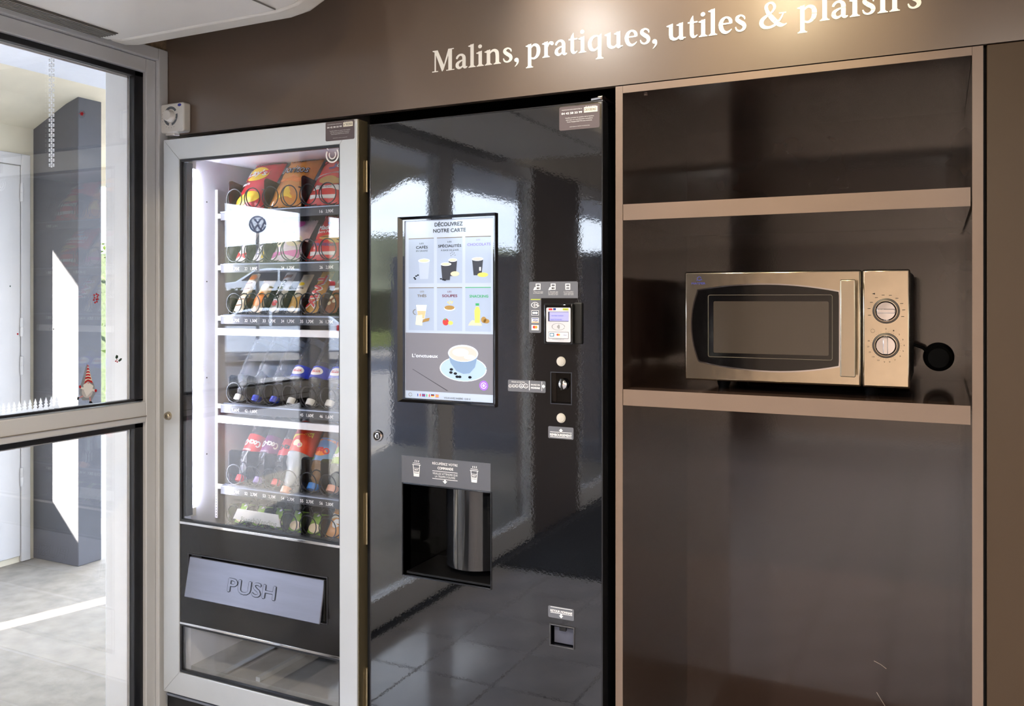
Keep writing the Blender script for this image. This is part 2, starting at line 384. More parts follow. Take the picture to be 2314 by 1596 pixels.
M_red = pm('sticker_red', (186, 22, 30), 0.4); M_dkgreen = pm('holly_green', (32, 58, 44), 0.5); M_pink = pm('sticker_pink', (236, 180, 176), 0.5)
def star6(cx_, cy_, r, r2=0.34):
    return [(cx_+(r if k % 2 == 0 else r*r2)*math.cos(math.radians(30*k)), cy_+(r if k % 2 == 0 else r*r2)*math.sin(math.radians(30*k))) for k in range(12)]
# lacy snowflake garland : scalloped white flakes with grey cut-outs
pet = []
for k in range(22):
    cx_, cy_ = 116.5, 136+11.3*k
    for a in range(0, 360, 60): pet.append([(cx_+r_*math.cos(math.radians(b_)), cy_+.72*r_*math.sin(math.radians(b_))) for r_, b_ in ((2.0, a+30), (4.6, a+9), (6.6, a+8), (7.6, a+30), (6.6, a+52), (4.6, a+51))])
    pet.append(ell(cx_, cy_, 1.3, 1.3, 8))
fpxX('snowflake_garland', pet, M_frost, D, XS)
# row of fir trees along the lower edge of the upper pane
tr = []
for k in range(12):
    cx_ = -4+12*k; b = 941-0.143*cx_
    tr += [[(cx_-6, b-4), (cx_+6, b-4), (cx_, b-15)], [(cx_-5.4, b-10), (cx_+5.4, b-10), (cx_, b-21)], [(cx_-4, b-17), (cx_+4, b-17), (cx_, b-29)], [(cx_-6.5, b), (cx_+6.5, b), (cx_+6.5, b-5), (cx_-6.5, b-5)]]
mb = MB()
for q_, p in enumerate(tr): mb.flat([onX(x, y, XS+.0002*(q_ % 4)) for x, y in p])
mb.build('fir_tree_border', M_frost, D, fix=False)
# gnome
gn = fpxX('gnome_sticker', [[(196, 822), (213, 872), (216, 888), (207, 905), (186, 905), (178, 888), (183, 868)]], pm('cling_film', (150, 158, 170), 0.3), D, XS-0.0004)
fpxX('hat', [[(199, 826), (210, 866), (199, 862), (190, 868)]], pm('gnome_cream', (244, 238, 224), 0.5), gn, XS+0.0004)
st = []
for (y0, y1, w0, w1) in ((826, 830, 1.2, 2.0), (833, 837, 2.4, 3.2), (840, 843.5, 3.4, 4.2), (846.5, 850, 4.6, 5.4), (853, 857, 6.0, 7.2)):
    st.append([(199-w1, y1), (199, y1-1.5), (199+w1, y1), (199+w0, y0), (199, y0-1.5), (199-w0, y0)])
st.append([(190, 868), (199, 861.5), (210, 867), (208, 861), (199, 857.5), (192, 862)])
fpxX('hat_stripe', st, M_red, gn, XS+0.0009)
fpxX('coat', [ell(197, 886, 12.5, 13.5, 18)], pm('gnome_coat', (205, 205, 210), 0.5), gn, XS+0.0003)
fpxX('beard', [[(188, 870), (199, 863.5), (211, 872), (208, 884), (196, 897), (190, 884)]], M_wprint, gn, XS+0.0011)
fpxX('nose', [ell(199.5, 866, 2, 2, 10)], M_pink, gn, XS+0.0016)
fpxX('arm', [[(180, 874), (190, 876), (189, 881), (180, 878)], [(207, 878), (217, 881), (216, 886), (206, 883)]], M_wprint, gn, XS+0.0007)
fpxX('mitten', [ell(181, 874.5, 2.6, 3.6, 10), ell(216.5, 883, 2.8, 3.6, 10)], M_red, gn, XS+0.0013)
fpxX('leg', [[(178, 898), (188, 894), (188, 896.5), (179, 900.5)], [(201.5, 897), (204.5, 897), (206, 908), (203, 908)]], pm('gnome_stocking', (214, 150, 152), 0.5), gn, XS+0.0006)
fpxX('boot', [[(175, 897), (179, 898), (177, 905), (174, 903)], [(202, 907), (207, 907), (210, 911.5), (201, 911)]], M_blackmatt, gn, XS+0.0014)
ho = fpxX('holly_sticker', [[(263, 802), (267, 804), (266.5, 809), (263, 812), (260.5, 808)], [(267, 815), (272, 810), (276, 810), (274, 815), (269, 818)]], M_dkgreen, D, XS)
fpxX('berry', [ell(261.5, 816.5, 1.5, 1.7, 8), ell(265, 818, 1.6, 1.8, 8), ell(264, 813.6, 1.2, 1.4, 8)], M_red, ho, XS+0.0004)
sf = fpxX('snowflake_sticker', [ell(185, 258, 8, 9.5, 14)], glass('clear_cling', tint=(0.85, 0.88, 0.9), f0=0.08), D, XS)
fpxX('snowflake', [star6(185, 257, 7, 0.4)], M_red, sf, XS+0.0005)
sf = fpxX('berry_spray_sticker', [ell(217, 674, 8, 13, 14)], MATS['clear_cling'], D, XS)
fpxX('berry', [ell(217+a, 674+b, 1.9, 2.2, 8) for a, b in ((-4, -7), (1, -9), (5, -7), (3, -3), (-3, -1), (-5, 4), (1, 3), (4, 2), (2, 8), (-2, 10))], M_red, sf, XS+0.0005)
fpxX('dot_sticker', [ell(23, 647, 1.6, 1.9, 8)], M_dkgreen, D, XS); fpxX('dot_sticker', [ell(40, 755, 2, 2.3, 8)], M_red, D, XS); fpxX('dot_sticker', [ell(121, 744, 1.3, 1.6, 8)], M_blackmatt, D, XS)
# ------------------------------------------------------------------ shopfront bays beyond the frame (seen in the reflections)
for i, (y0, y1, lab) in enumerate(((0.27, 1.03, 'greige framed shopfront window next to the entrance door'), (-0.75, 0.13, 'greige framed shopfront window between the mullion and the brown pier'), (-2.30, -1.52, 'greige framed shopfront window beyond the brown pier'))):
    W = thing('window_%d' % (i+1), lab, 'window', (XF, (y0+y1)/2, 0), kind='structure')
    mb = MB(); lo = y0-(0.14 if i == 0 else 0.03)
    mb.box(XF-0.06, XF, lo, y0, 0, 2.112); mb.box(XF-0.06, XF, y0, y1, 2.03, 2.112); mb.box(XF-0.06, XF, y0, y1, 0, 0.12)
    if i == 2: mb.box(XF-0.06, XF, y1, y1+0.03, 0, 2.112)
    mb.build('window_frame', M_alu, W, 0.003)
    boxo('pane', G_door, W, XF-0.030, XF-0.024, y0, y1, 0.12, 2.03)
M_pier = pm('brown_pier_paint', (88, 78, 72), 0.5, var=0.04, scale=4)
setp(boxo('wall_pier', M_pier, None, XF-0.1, XF, -1.489, -0.781, 0, 2.119), 'brown pier between two shopfront windows', 'wall', kind='structure')
setp(boxo('wall_corner', M_pier, None, XF-0.1, XF, YB, -2.331, 0, 2.119), 'brown wall at the far end of the shopfront', 'wall', kind='structure')
# ------------------------------------------------------------------ downlights in the ceiling
M_lampglow = pm('lamp_glow', (255, 226, 180), 0.5, var=0.0, emis=12.0)
def downlight(x, y, label, watts, ang=95, tilt=(0, 0, 0), col=(1.0, 0.84, 0.62)):
    t = thing('ceiling_downlight', label, 'ceiling light', (x, y, CEIL), group='ceiling downlights')
    mb = MB(); mb.lathe([(0.040, -0.001), (0.055, -0.001), (0.058, -0.010), (0.040, -0.012)], (x, y, CEIL), n=24, cap=False); mb.build('rim', M_chrome, t)
    MB().lathe([(0.041, -0.004), (0.041, -0.002)], (x, y, CEIL), n=20).build('diffuser', M_lampglow, t)
    l = bpy.data.lights.new('downlight_beam', 'SPOT'); l.energy = watts; l.color = col; l.spot_size = math.radians(ang); l.spot_blend = 0.7; l.shadow_soft_size = 0.04
    o = bpy.data.objects.new('downlight_beam', l); COL.objects.link(o); o.parent = t; o.location = (0, 0, -0.03); o.rotation_euler = tilt
downlight(-0.66, 1.75, 'round ceiling downlight in front of the slogan word pratiques', 95, 66, (math.radians(28), 0, 0), col=(1.0, 0.90, 0.74))
downlight(-0.26, 1.77, 'round ceiling downlight in front of the slogan ampersand', 120, 56, (math.radians(26), 0, 0), col=(1.0, 0.82, 0.50))
downlight(-0.53, 0.20, 'round ceiling downlight over the middle of the room', 90, 168, col=(1.0, 0.80, 0.50))
downlight(-1.36, 0.20, 'round ceiling downlight between the middle of the room and the entrance', 80, 168, col=(1.0, 0.95, 0.88))
downlight(0.35, -2.0, 'round ceiling downlight towards the back wall', 230, 172, col=(1.0, 0.93, 0.85))  # this and the next are added fill, brightening the back wall and its reflections
downlight(1.45, -2.0, 'round ceiling downlight in the back right corner', 230, 172, col=(1.0, 0.93, 0.85))
sc_ = thing('storage_cupboard', 'tall dark brown storage cupboard in the far left corner', 'cupboard', (-1.78, -3.8, 0))  # made-up cupboard, gives the bay back panels a dark left reflection
boxo('carcass', M_brown, sc_, -2.07, -1.50, -4.09, -3.62, 0.0005, 2.5)
for a_, b_ in ((-2.068, -1.788), (-1.784, -1.502)):
    d_ = boxo('door', M_brown, sc_, a_, b_, -3.618, -3.60, 0.08, 2.49, 0.002); boxo('handle', M_chrome, d_, (b_-.03 if a_ < -1.9 else a_+.02), (b_-.02 if a_ < -1.9 else a_+.03), -3.60, -3.575, 1.0, 1.2, 0.002)
# ------------------------------------------------------------------ doormat
mt = thing('doormat', 'dark grey ribbed doormat on the tiled floor by the shopfront', 'doormat', (-1.70, -0.95, 0))
boxo('backing', M_blackmatt, mt, -2.03, -1.38, -1.75, -0.22, 0.0005, 0.006)
mb = MB()
for k in range(26): mb.box(-2.02+k*0.0245, -2.02+k*0.0245+0.015, -1.74, -0.23, 0.006, 0.012)
setp(mb.build('ribs', pm('mat_pile', (42, 44, 48), 0.95, var=0.3, scale=80), mt), kind='stuff')
# ================================================================== OUTSIDE
gd = boxo('ground_porch', M_conc, None, -4.7, XF-0.05, -5.2, 6.0, -0.12, -0.004); setp(gd, 'worn pale concrete floor of the porch outside the door', 'ground', kind='structure')
setp(boxo('ground_far', M_tarmac, None, -60, 40, -60, 60, -0.62, -0.35), 'tarmac of the car park in front of the shop', 'ground', kind='structure')
stx = ratio(237)[0]/ratio(237)[1]*1.98
mb = MB().box(stx, XF-0.066, 1.98, 2.18, -0.004, 2.44); setp(mb.build('wall_return', M_plaster, None, 0.006), 'white plastered wall end just outside the door glass', 'wall', kind='structure')
setp(boxo('wall_outer', M_plaster, None, XF-0.066, XF-0.0, 1.905, 3.0, 0, CEIL), 'outer wall face beside the vending corner', 'wall', kind='structure')
pill = thing('pillar', 'dark grey painted pillar with sunlit patch beyond the door glass', 'pillar', (-4.12, 3.1, 0), kind='structure')
PE = ratio(229.5)[1]/ratio(229.5)[0]*-3.957
MB().prism([(-4.31, 3.03), (-3.957, 3.03), (-3.957, PE), (-4.31, PE)], 'z', -0.004, 2.44).build('shaft', M_pill, pill, 0.004)
# porch ceiling: flat slab, then sloping soffit, then fascia
cp = thing('porch_canopy', 'pale porch canopy with sloping beige soffit outside the door', 'canopy', (-3.2, 1.0, 2.44), kind='structure')
boxo('slab', pm('pale_soffit_paint', (214, 218, 226), 0.7, var=0.02), cp, -3.83, XF-0.05, -2.5, 6.0, 2.437, 2.56); boxo('slab', MATS['pale_soffit_paint'], cp, -4.3, XF-0.05, -13.0, -2.501, 2.437, 2.56)  # second slab: length added out of view to keep sun out of the room
MB().prism([(-3.83, 2.437), (-4.05, 2.372), (-4.31, 2.26), (-4.55, 2.165), (-4.55, 2.40), (-3.83, 2.56)], 'y', -2.5, 6.0).build('soffit', M_beige, cp)
boxo('fascia', M_beige, cp, -4.60, -4.55, -2.5, 6.0, 2.05, 2.42)
setp(boxo('wall_porch_end', M_plaster, None, -4.6, XF-0.07, 4.6, 4.75, -0.004, 2.43), 'plain end wall closing the porch behind the pillar', 'wall', kind='structure')  # added wall, cuts daylight reaching the porch from behind
# side wall with the white service door
sw = boxo('wall_porch', M_beige, None, -4.45, -4.305, 2.54, 3.03, -0.004, 2.262); setp(sw, 'short rendered porch wall holding the white service door', 'wall', kind='structure')
D2 = thing('door_2', 'white painted service door with barrel hinges beside the grey pillar', 'door', (-4.3, 2.8, 0), kind='structure')
M_wdoor = pm('white_door_paint', (200, 198, 196), 0.45, var=0.02, scale=5)
boxo('frame', M_wdoor, D2, -4.305, -4.285, 2.95, 3.0, 0.0, 2.12, 0.003); boxo('frame_head', M_wdoor, D2, -4.305, -4.285, 2.55, 2.95, 2.06, 2.12, 0.003)
boxo('leaf', M_wdoor, D2, -4.305, -4.290, 2.55, 2.947, 0.03, 2.057, 0.003)
for z in (0.44, 1.02, 1.22, 1.92):
    MB().lathe([(0.0, -0.05), (0.008, -0.048), (0.009, -0.003), (0.007, 0), (0.009, 0.003), (0.008, 0.048), (0.0, 0.05)], (-4.282, 2.949, z), n=12, cap=False).build('hinge', M_wdoor, D2)
# screen added out of view to block the sun, slit for the floor strip
ws = thing('porch_screen', 'white porch wind screen beside the entrance, seen in reflections', 'screen wall', (-3.2, 1.4, 0), kind='structure')
boxo('screen_panel', M_plaster, ws, -3.3, -2.28, 1.38, 1.43, -0.004, 2.42)
boxo('screen_base', M_plaster, ws, -3.741, -3.3, 1.38, 1.43, -0.004, 0.78); boxo('screen_base', M_plaster, ws, -4.39, -3.851, 1.38, 1.43, -0.004, 0.78); boxo('screen_top', M_plaster, ws, -4.39, -3.3, 1.38, 1.43, 0.78, 2.22)
setp(boxo('parapet', M_plaster, None, -4.66, -4.5, -0.4, 2.54, -0.35, 0.65), 'low white parapet along the porch edge', 'parapet', kind='structure')  # out of view; its height ends the pillar's sun patch below
setp(boxo('wall_low', pm('slate_blue_render', (72, 80, 96), 0.7, var=0.05), None, -4.66, -2.2, -3.3, -3.15, -0.35, 1.76), 'slate blue wall closing the far end of the porch', 'wall', kind='structure')  # made-up wall out of direct view, raised to stop sun entering under the canopy
# mirror helper: where a thing reflected in the snack machine glass stands
def mir(x, y, d, YM=1.857):
    a, b = ratio(x); return Vector((d*a, 2*YM-d*b, CAMH-(y-HYP)/FPX*d))
def hedge(name, label, p0, p1, h, th, z0, n, group=None):
    p0, p1 = Vector(p0), Vector(p1); t = thing(name, label, 'hedge', ((p0.x+p1.x)/2, (p0.y+p1.y)/2, z0), group)
    dv = (p1-p0); L = dv.length; dv.normalize(); nv = Vector((-dv.y, dv.x, 0)); mb = MB()
    core = MB()
    q = [p0-nv*th*.4, p1-nv*th*.4, p1+nv*th*.4, p0+nv*th*.4]
    core.add([(v.x, v.y, z0) for v in q]+[(v.x, v.y, z0+h*.92) for v in q], [(0,3,2,1),(4,5,6,7),(0,1,5,4),(1,2,6,5),(2,3,7,6),(3,0,4,7)]).build('trunk_mass', pm('hedge_core', (42, 52, 28), 0.9, var=0.4), t)
    for k in range(n):
        c = p0+dv*(random.random()*L)+nv*((random.random()-.5)*th); c.z = z0+random.random()**.7*h
        a = Vector((random.uniform(-1, 1), random.uniform(-1, 1), random.uniform(-1, 1))).normalized(); b = a.orthogonal().normalized(); s_ = random.uniform(.04, .09)
        mb.add([c-a*s_, c+b*s_*.5, c+a*s_, c-b*s_*.5], [(0, 1, 2, 3)])
    setp(mb.build('foliage', M_leaf, t, fix=False), kind='stuff'); return t
hedge('hedge', 'clipped green hedge between the two parked white cars', (-24.0, -9.5, 0), (-12.5, -22, 0), 1.35, 1.2, 0.35, 3500)
hedge('shrub', 'sunlit green shrub in the gap beside the grey pillar', (-13.2, 9.2, 0), (-11.2, 9.6, 0), 2.6, 1.3, -0.35, 1500)
setp(MB().prism([(-70, -0.36), (-16.5, -0.36), (-16.8, 0.45), (-70, 1.3)], 'y', -60, 5).build('ground_verge', M_grass), 'raised grassy verge carrying the far parking row', 'ground', kind='structure')
for o in [bpy.data.objects['ground_verge']]:
    o.rotation_euler.z = math.radians(42); o.location = (-3.2, -13.2, 0)
mb = MB(); random.seed(11); pts = []
for k in range(41): pts.append((-150+7.5*k, 6.5+1.6*math.sin(k*.35)+.8*math.sin(k*.9+1)+random.random()*.7))
mb.prism([(-150, -2)]+pts+[(150, -2)], 'y', -6, 6)
hl = mb.build('hills', M_hill); hl.rotation_euler.z = math.radians(-42); hl.location = (-75, -80, 0); setp(hl, 'wooded hills beyond the car park', 'hill', kind='structure')
def car(label, loc, rz):
    t = thing('parked_car', label, 'car', loc, 'white cars in the car park', rot=(0, 0, rz)); t['_local'] = 1
    prof = [(-2.15, .32), (2.15, .32), (2.2, .62), (2.05, .86), (1.15, .98), (.55, 1.38), (.1, 1.47), (-1.2, 1.45), (-1.85, 1.22), (-2.18, .95), (-2.22, .6)]
    W = [.80, .80, .88, .86, .84, .66, .64, .64, .70, .84, .88]
    n = len(prof); mb = MB()
    vs = [(x, -w, z) for (x, z), w in zip(prof, W)]+[(x, w, z) for (x, z), w in zip(prof, W)]
    mb.add(vs, [tuple(range(n)), tuple(range(2*n-1, n-1, -1))]+[(i, n+i, n+(i+1) % n, (i+1) % n) for i in range(n)]).build('body', M_carw, t, 0.05, 3)
    for s_ in (-1, 1):
        def side(x, z):
            k = (z-.95)/.5; return (x, s_*(.865-.19*k), z)
        MB().flat([side(*p) for p in ((.95, 1.02), (.5, 1.36), (-.25, 1.40), (-.25, 1.02))]).build('side_window', M_carg, t)
        MB().flat([side(*p) for p in ((-.33, 1.02), (-.33, 1.40), (-1.15, 1.38), (-1.25, 1.02))]).build('side_window', M_carg, t)
        MB().flat([side(*p) for p in ((-1.36, 1.04), (-1.3, 1.36), (-1.6, 1.26), (-1.75, 1.06))]).build('side_window', M_carg, t)
        for x in (-1.35, 1.35):
            w = MB().lathe([(.0, -.1), (.30, -.1), (.33, -.06), (.33, .06), (.30, .1), (.0, .1)], (x, s_*.82, .33), 'y', 24, cap=False).build('wheel', M_tyre, t)
            w['_local'] = 1; MB().lathe([(0, -.02), (.2, -.02), (.2, .02), (0, .02)], (x, s_*.915, .33), 'y', 16, cap=False).build('hub_cap', M_chrome, w)
        boxo('tail_lamp', M_tail, t, -2.21, -1.95, s_*.72, s_*.87, .86, 1.02, 0.02)
    MB().flat([(1.12, -.74, 1.02), (1.12, .74, 1.02), (.62, .6, 1.37), (.62, -.6, 1.37)]).build('windscreen', M_carg, t)
    del t['_local']; return t
c2 = mir(585, 820, 23); car('white hatchback in the car park reflected low in the snack machine glass', (c2.x, c2.y, -0.35), math.radians(138))
c1 = mir(610, 650, 31); car('white car on the raised verge reflected above the hedge', (c1.x, c1.y, 0.95), math.radians(138))
# round sign on a pole
sg = mir(582, 507, 20.5); SG = thing('pole_sign', 'round car maker sign on a tall pole reflected in the snack glass', 'sign', (sg.x, sg.y, 0.4))
MB().tube([(sg.x, sg.y, 0.4), (sg.x, sg.y, sg.z-.2)], 0.04).build('pole', M_acg, SG)
nv = Vector((0.69, 0.72, 0)); tv = Vector((nv.y, -nv.x, 0))
def sgp(a, b, o=0.0): return sg+tv*a+Vector((0, 0, b))+nv*o
M_sign = pm('sign_blue_grey', (70, 84, 110), 0.4)
mb = MB()
for s_ in (-.02, .02): mb.flat([sgp(x, z, s_) for x, z in ell(0, 0, .20, n=24)])
mb.build('disc', M_wprint, SG)
mb = MB(); mb.flat([sgp(x, z, .03) for x, z in ringseg(0, 0, .165, .195, 0, 360, 28)])
for (p, q) in (((-.08, .14), (0, .02)), ((.08, .14), (0, .02)), ((-.15, .06), (-.07, -.14)), ((-.07, -.14), (0, 0)), ((0, 0), (.07, -.14)), ((.07, -.14), (.15, .06))):
    d = (Vector(q)-Vector(p)).normalized(); e = Vector((-d.y, d.x))*.016
    mb.flat([sgp(p[0]+e.x, p[1]+e.y, .03), sgp(q[0]+e.x, q[1]+e.y, .03), sgp(q[0]-e.x, q[1]-e.y, .03), sgp(p[0]-e.x, p[1]-e.y, .03)])
mb.build('emblem', M_sign, SG, fix=False)
# ================================================================== HEADER PANEL with serif slogan
HZ = 1.857
HP = thing('header_panel', 'long brown laminate header panel carrying a white serif slogan', 'wall panel', (-0.4, 1.91, HZ))
boxo('panel', M_header, HP, XF+0.002, 1.35, YV, YV+0.02, HZ, CEIL-0.002)
def cat(P, n=6):
    out = []; m = len(P)
    for i in range(m-1):
        p0 = P[max(i-1, 0)]; p1 = P[i]; p2 = P[i+1]; p3 = P[min(i+2, m-1)]
        for k in range(n):
            t = k/n
            out.append(tuple(0.5*((2*p1[c])+(-p0[c]+p2[c])*t+(2*p0[c]-5*p1[c]+4*p2[c]-p3[c])*t*t+(-p0[c]+3*p1[c]-3*p2[c]+p3[c])*t**3) for c in range(3)))
    out.append(P[-1]); return out
def brush(P, smooth=True):
    """variable width stroke (x, y, w) -> list of quads"""
    Q = cat(P) if smooth else P
    L, R = [], []
    for i, (x, y, w) in enumerate(Q):
        a = Q[max(i-1, 0)]; b = Q[min(i+1, len(Q)-1)]; dx, dy = b[0]-a[0], b[1]-a[1]; l = math.hypot(dx, dy) or 1
        L.append((x-dy/l*w/2, y+dx/l*w/2)); R.append((x+dy/l*w/2, y-dx/l*w/2))
    return [[L[i], R[i], R[i+1], L[i+1]] for i in range(len(Q)-1)]
def rc(x0, x1, y0, y1): return [(x0, y0), (x1, y0), (x1, y1), (x0, y1)]
def foot(x0, x1, y=0.0): # bracketed serif under a stem x0..x1
    return [rc(x0-.085, x1+.085, y, y+.04), [(x0-.05, y+.04), (x1+.05, y+.04), (x1, y+.10), (x0, y+.10)]]
def flag(x0, x1, y): return [[(x0-.10, y-.085), (x0-.10, y-.055), (x1, y+.02), (x1, y-.16), (x0, y-.12)]]
S = .155
GL = {
 'l': ([rc(.11, .11+S, 0, 1.05)]+foot(.11, .11+S)+flag(.11, .11+S, 1.05), .37),
 'i': ([rc(.11, .11+S, 0, .68), ell(.18, .90, .088, n=16)]+foot(.11, .11+S)+flag(.11, .11+S, .68), .37),
 'n': ([rc(.11, .11+S, 0, .68)]+foot(.11, .11+S)+flag(.11, .11+S, .68)+brush([(.25, .52, .05), (.33, .61, .09), (.45, .635, .12), (.55, .56, .155), (.58, .40, .155), (.58, .05, .155)])+foot(.5025, .6575), .78),
 'u': (brush([(.18, .66, .155), (.18, .25, .155), (.21, .12, .15), (.31, .055, .12), (.43, .07, .08), (.53, .17, .06)])+flag(.1025, .2575, .68)+[rc(.50, .655, .02, .68), [(.655, .10), (.655, -.02), (.60, 0.0), (.77, .05), (.77, .085)], [(.50, .1), (.655, .1), (.70, .03), (.56, -.02)]]+flag(.50, .655, .68), .80),
 'a': (brush([(.09, .47, .08), (.13, .56, .10), (.22, .635, .09), (.34, .63, .11), (.42, .53, .15), (.43, .35, .155), (.43, .13, .155), (.48, .05, .12), (.58, .07, .04)])+brush([(.40, .40, .05), (.27, .36, .08), (.14, .27, .13), (.115, .15, .15), (.19, .055, .12), (.30, .07, .08), (.40, .16, .05)]), .61),
 's': (brush([(.41, .47, .04), (.385, .57, .07), (.27, .64, .07), (.15, .59, .12), (.135, .49, .145), (.24, .385, .16), (.36, .29, .16), (.40, .18, .14), (.35, .08, .11), (.23, .035, .07), (.12, .09, .07), (.07, .21, .04)]), .51),
 'p': ([rc(.12, .12+S, -.33, .68)]+foot(.12, .12+S, -.36)+flag(.12, .12+S, .68)+brush([(.25, .50, .05), (.34, .60, .08), (.46, .62, .12), (.57, .53, .15), (.60, .35, .165), (.56, .16, .15), (.44, .045, .10), (.33, .04, .08), (.24, .09, .06)]), .75),
 'q': (brush([(.52, .60, .07), (.40, .64, .07), (.26, .59, .12), (.15, .45, .155), (.13, .29, .165), (.18, .12, .15), (.29, .05, .11), (.40, .07, .08), (.49, .16, .06)])+[rc(.47, .625, -.33, .60), [(.47, .55), (.625, .55), (.625, .70), (.58, .70)]]+foot(.47, .625, -.36), .75),
 'r': ([rc(.11, .11+S, 0, .68)]+foot(.11, .11+S)+flag(.11, .11+S, .68)+brush([(.25, .45, .05), (.30, .57, .08), (.38, .62, .12), (.46, .58, .16)])+[ell(.455, .575, .075, n=12)], .53),
 't': (brush([(.245, .90, .02), (.215, .78, .10), (.20, .66, .15), (.20, .30, .155), (.205, .15, .155), (.25, .06, .13), (.33, .05, .08), (.42, .11, .03)])+[rc(.04, .42, .605, .665)], .45),
 'e': ([rc(.14, .50, .365, .425)]+brush([(.49, .38, .12), (.485, .50, .13), (.42, .60, .10), (.31, .64, .08), (.19, .57, .13), (.125, .43, .16), (.125, .28, .165), (.19, .12, .15), (.31, .045, .11), (.43, .075, .07), (.53, .16, .03)]), .60),
 'M': ([rc(.15, .215, 0, .95), rc(.80, .97, 0, 1.0), [(.06, 1.0), (.06, .96), (.15, .92), (.30, 1.0)], [(.14, 1.0), (.30, 1.0), (.62, .22), (.53, 0.0), (.50, .0)], [(.515, 0.02), (.575, .06), (.90, 1.0), (.80, 1.0)], rc(.80, 1.06, .96, 1.0), rc(.04, .32, 0, .04), rc(.70, 1.08, 0, .04)], 1.10),
 ',': ([ell(.13, .07, .095, n=14)]+brush([(.165, .08, .12), (.185, -.02, .09), (.15, -.12, .06), (.06, -.22, .02)]), .30),
 '&': (brush([(.90, .52, .05), (.83, .36, .07), (.71, .19, .08), (.56, .07, .10), (.38, .02, .10), (.20, .06, .14), (.11, .19, .16), (.14, .34, .15), (.28, .46, .11), (.45, .57, .08), (.56, .70, .09), (.58, .83, .11), (.50, .95, .09), (.38, .96, .08), (.29, .87, .12), (.29, .74, .13), (.36, .57, .15), (.50, .36, .18), (.66, .17, .18), (.80, .06, .15), (.94, .06, .07), (1.02, .10, .03)])+[rc(.74, 1.0, .50, .54)], 1.05)}
BZ, CAPH = 1.9425, 0.0545
def word(s, xl, xr):
    X0, X1 = onY(xl, 150, YV).x, onY(xr, 150, YV).x; tot = sum(GL[c][1] for c in s); k = (X1-X0)/tot; x = X0
    for c in s:
        mb = MB()
        for q_, p in enumerate(GL[c][0]): mb.prism([(x+a*k, BZ+b*CAPH) for a, b in p], 'y', YV-0.0003-0.00005*(q_ % 7), YV+0.0002)
        mb.build('letter', M_white_letter, HP, fix=True); x += GL[c][1]*k
word('Malins,', 975, 1176); word('pratiques,', 1187, 1489); word('utiles', 1506, 1689); word('&', 1714, 1780); word('plaisirs', 1800, 2085)
# ================================================================== THERMOSTAT
TT = thing('thermostat', 'cream wall thermostat with round dial above the snack machine corner', 'thermostat', (-2.036, 1.885, 1.857))
mb = MB(); mb.prism(rrect(-2.084, -1.989, 1.860, 1.946, 0.008), 'y', 1.872, 1.8995); mb.build('case', M_wplast, TT, 0.004, 3)
kc = onY(384.5, 267, 1.868); kz = 1.908; kx = -2.042
MB().lathe([(0.0, 1.856), (0.0145, 1.856), (0.016, 1.858), (0.0175, 1.8722), (0.0, 1.8722)], (kx, 0, kz), 'y', 32, cap=False).build('dial', M_wplast, TT)
for (a, b) in ((35, 140), (188, 255), (280, 372)):
    mb = MB(); mb.flat([(x, 1.8716, z) for x, z in ringseg(kx, kz, .021, .0285, a, b)][::-1]); mb.build('dial_ring_segment', pm('thermostat_grey', (92, 98, 106), 0.5), TT, fix=False)
mb = MB(); mb.flat([(x, 1.8716, z) for x, z in ell(-2.006, 1.938, .0075, .0042)]); mb.build('badge', pm('badge_blue', (40, 50, 150), 0.4), TT, fix=False)
mb = MB()
for a in range(150, 300, 18): mb.flat([(kx+.0345*math.cos(math.radians(a))+p, 1.8716, kz+.0345*math.sin(math.radians(a))+q) for p, q in ell(0, 0, .0009, n=8)])
mb.build('scale_mark', M_blackmatt, TT, fix=False)
for a in (200, 335): MB().flat([(kx+.0245*math.cos(math.radians(a))+p, 1.8712, kz+.0245*math.sin(math.radians(a))+q) for p, q in ell(0, 0, .0015, n=8)]).build('pointer_dot', M_wprint, TT, fix=False)
boxo('mounting_foot', M_wplast, TT, -2.072, -2.035, 1.880, 1.8995, 1.8535, 1.8605, 0.001)
# ================================================================== CEILING AIR CONDITIONER
AC = thing('air_conditioner', 'cream ceiling suspended air conditioner over the entrance door', 'air conditioner', (-1.75, 0.7, 2.06))
prof = [(-2.065, 2.098), (-2.045, 2.078), (-2.0, 2.072), (-1.46, 2.072), (-1.40, 2.080), (-1.355, 2.100), (-1.325, 2.135), (-1.315, 2.18), (-1.33, 2.24), (-1.40, 2.31), (-2.065, 2.335)]
MB().prism(prof, 'y', -0.25, 1.660, smooth=True).build('shell', M_acw, AC, 0.004)
MB().prism([(x+(0.0 if i in (0, 10) else 0), z+(0.0)) for i, (x, z) in enumerate(prof)], 'y', 1.663, 1.725, smooth=True).build('end_cap', pm('cream_plastic_cap', (222, 219, 212), 0.4, var=0.015), AC, 0.010, 3)
for k in range(7):
    boxo('grille_slat', M_acg, AC, -2.020+k*0.0095, -2.020+k*0.0095+0.0045, -0.2, 1.612, 2.0665, 2.0722)
boxo('grille_backing', pm('grille_dark', (84, 82, 80), 0.6), AC, -2.024, -1.954, -0.2, 1.616, 2.0700, 2.0726)
mb = MB(); mb.tube([(-1.45, y, 2.0715) for y in (-.2, 1.65)], 0.002, 6); mb.build('panel_joint', M_acg, AC)
boxo('outlet_flap', pm('outlet_flap', (206, 196, 178), 0.4), AC, -1.335, -1.3135, -0.2, 1.60, 2.150, 2.215, 0.003)
boxo('hanger', M_acw, AC, -1.9, -1.86, 1.2, 1.24, 2.325, CEIL); boxo('hanger', M_acw, AC, -1.9, -1.86, 0.1, 0.14, 2.325, CEIL)
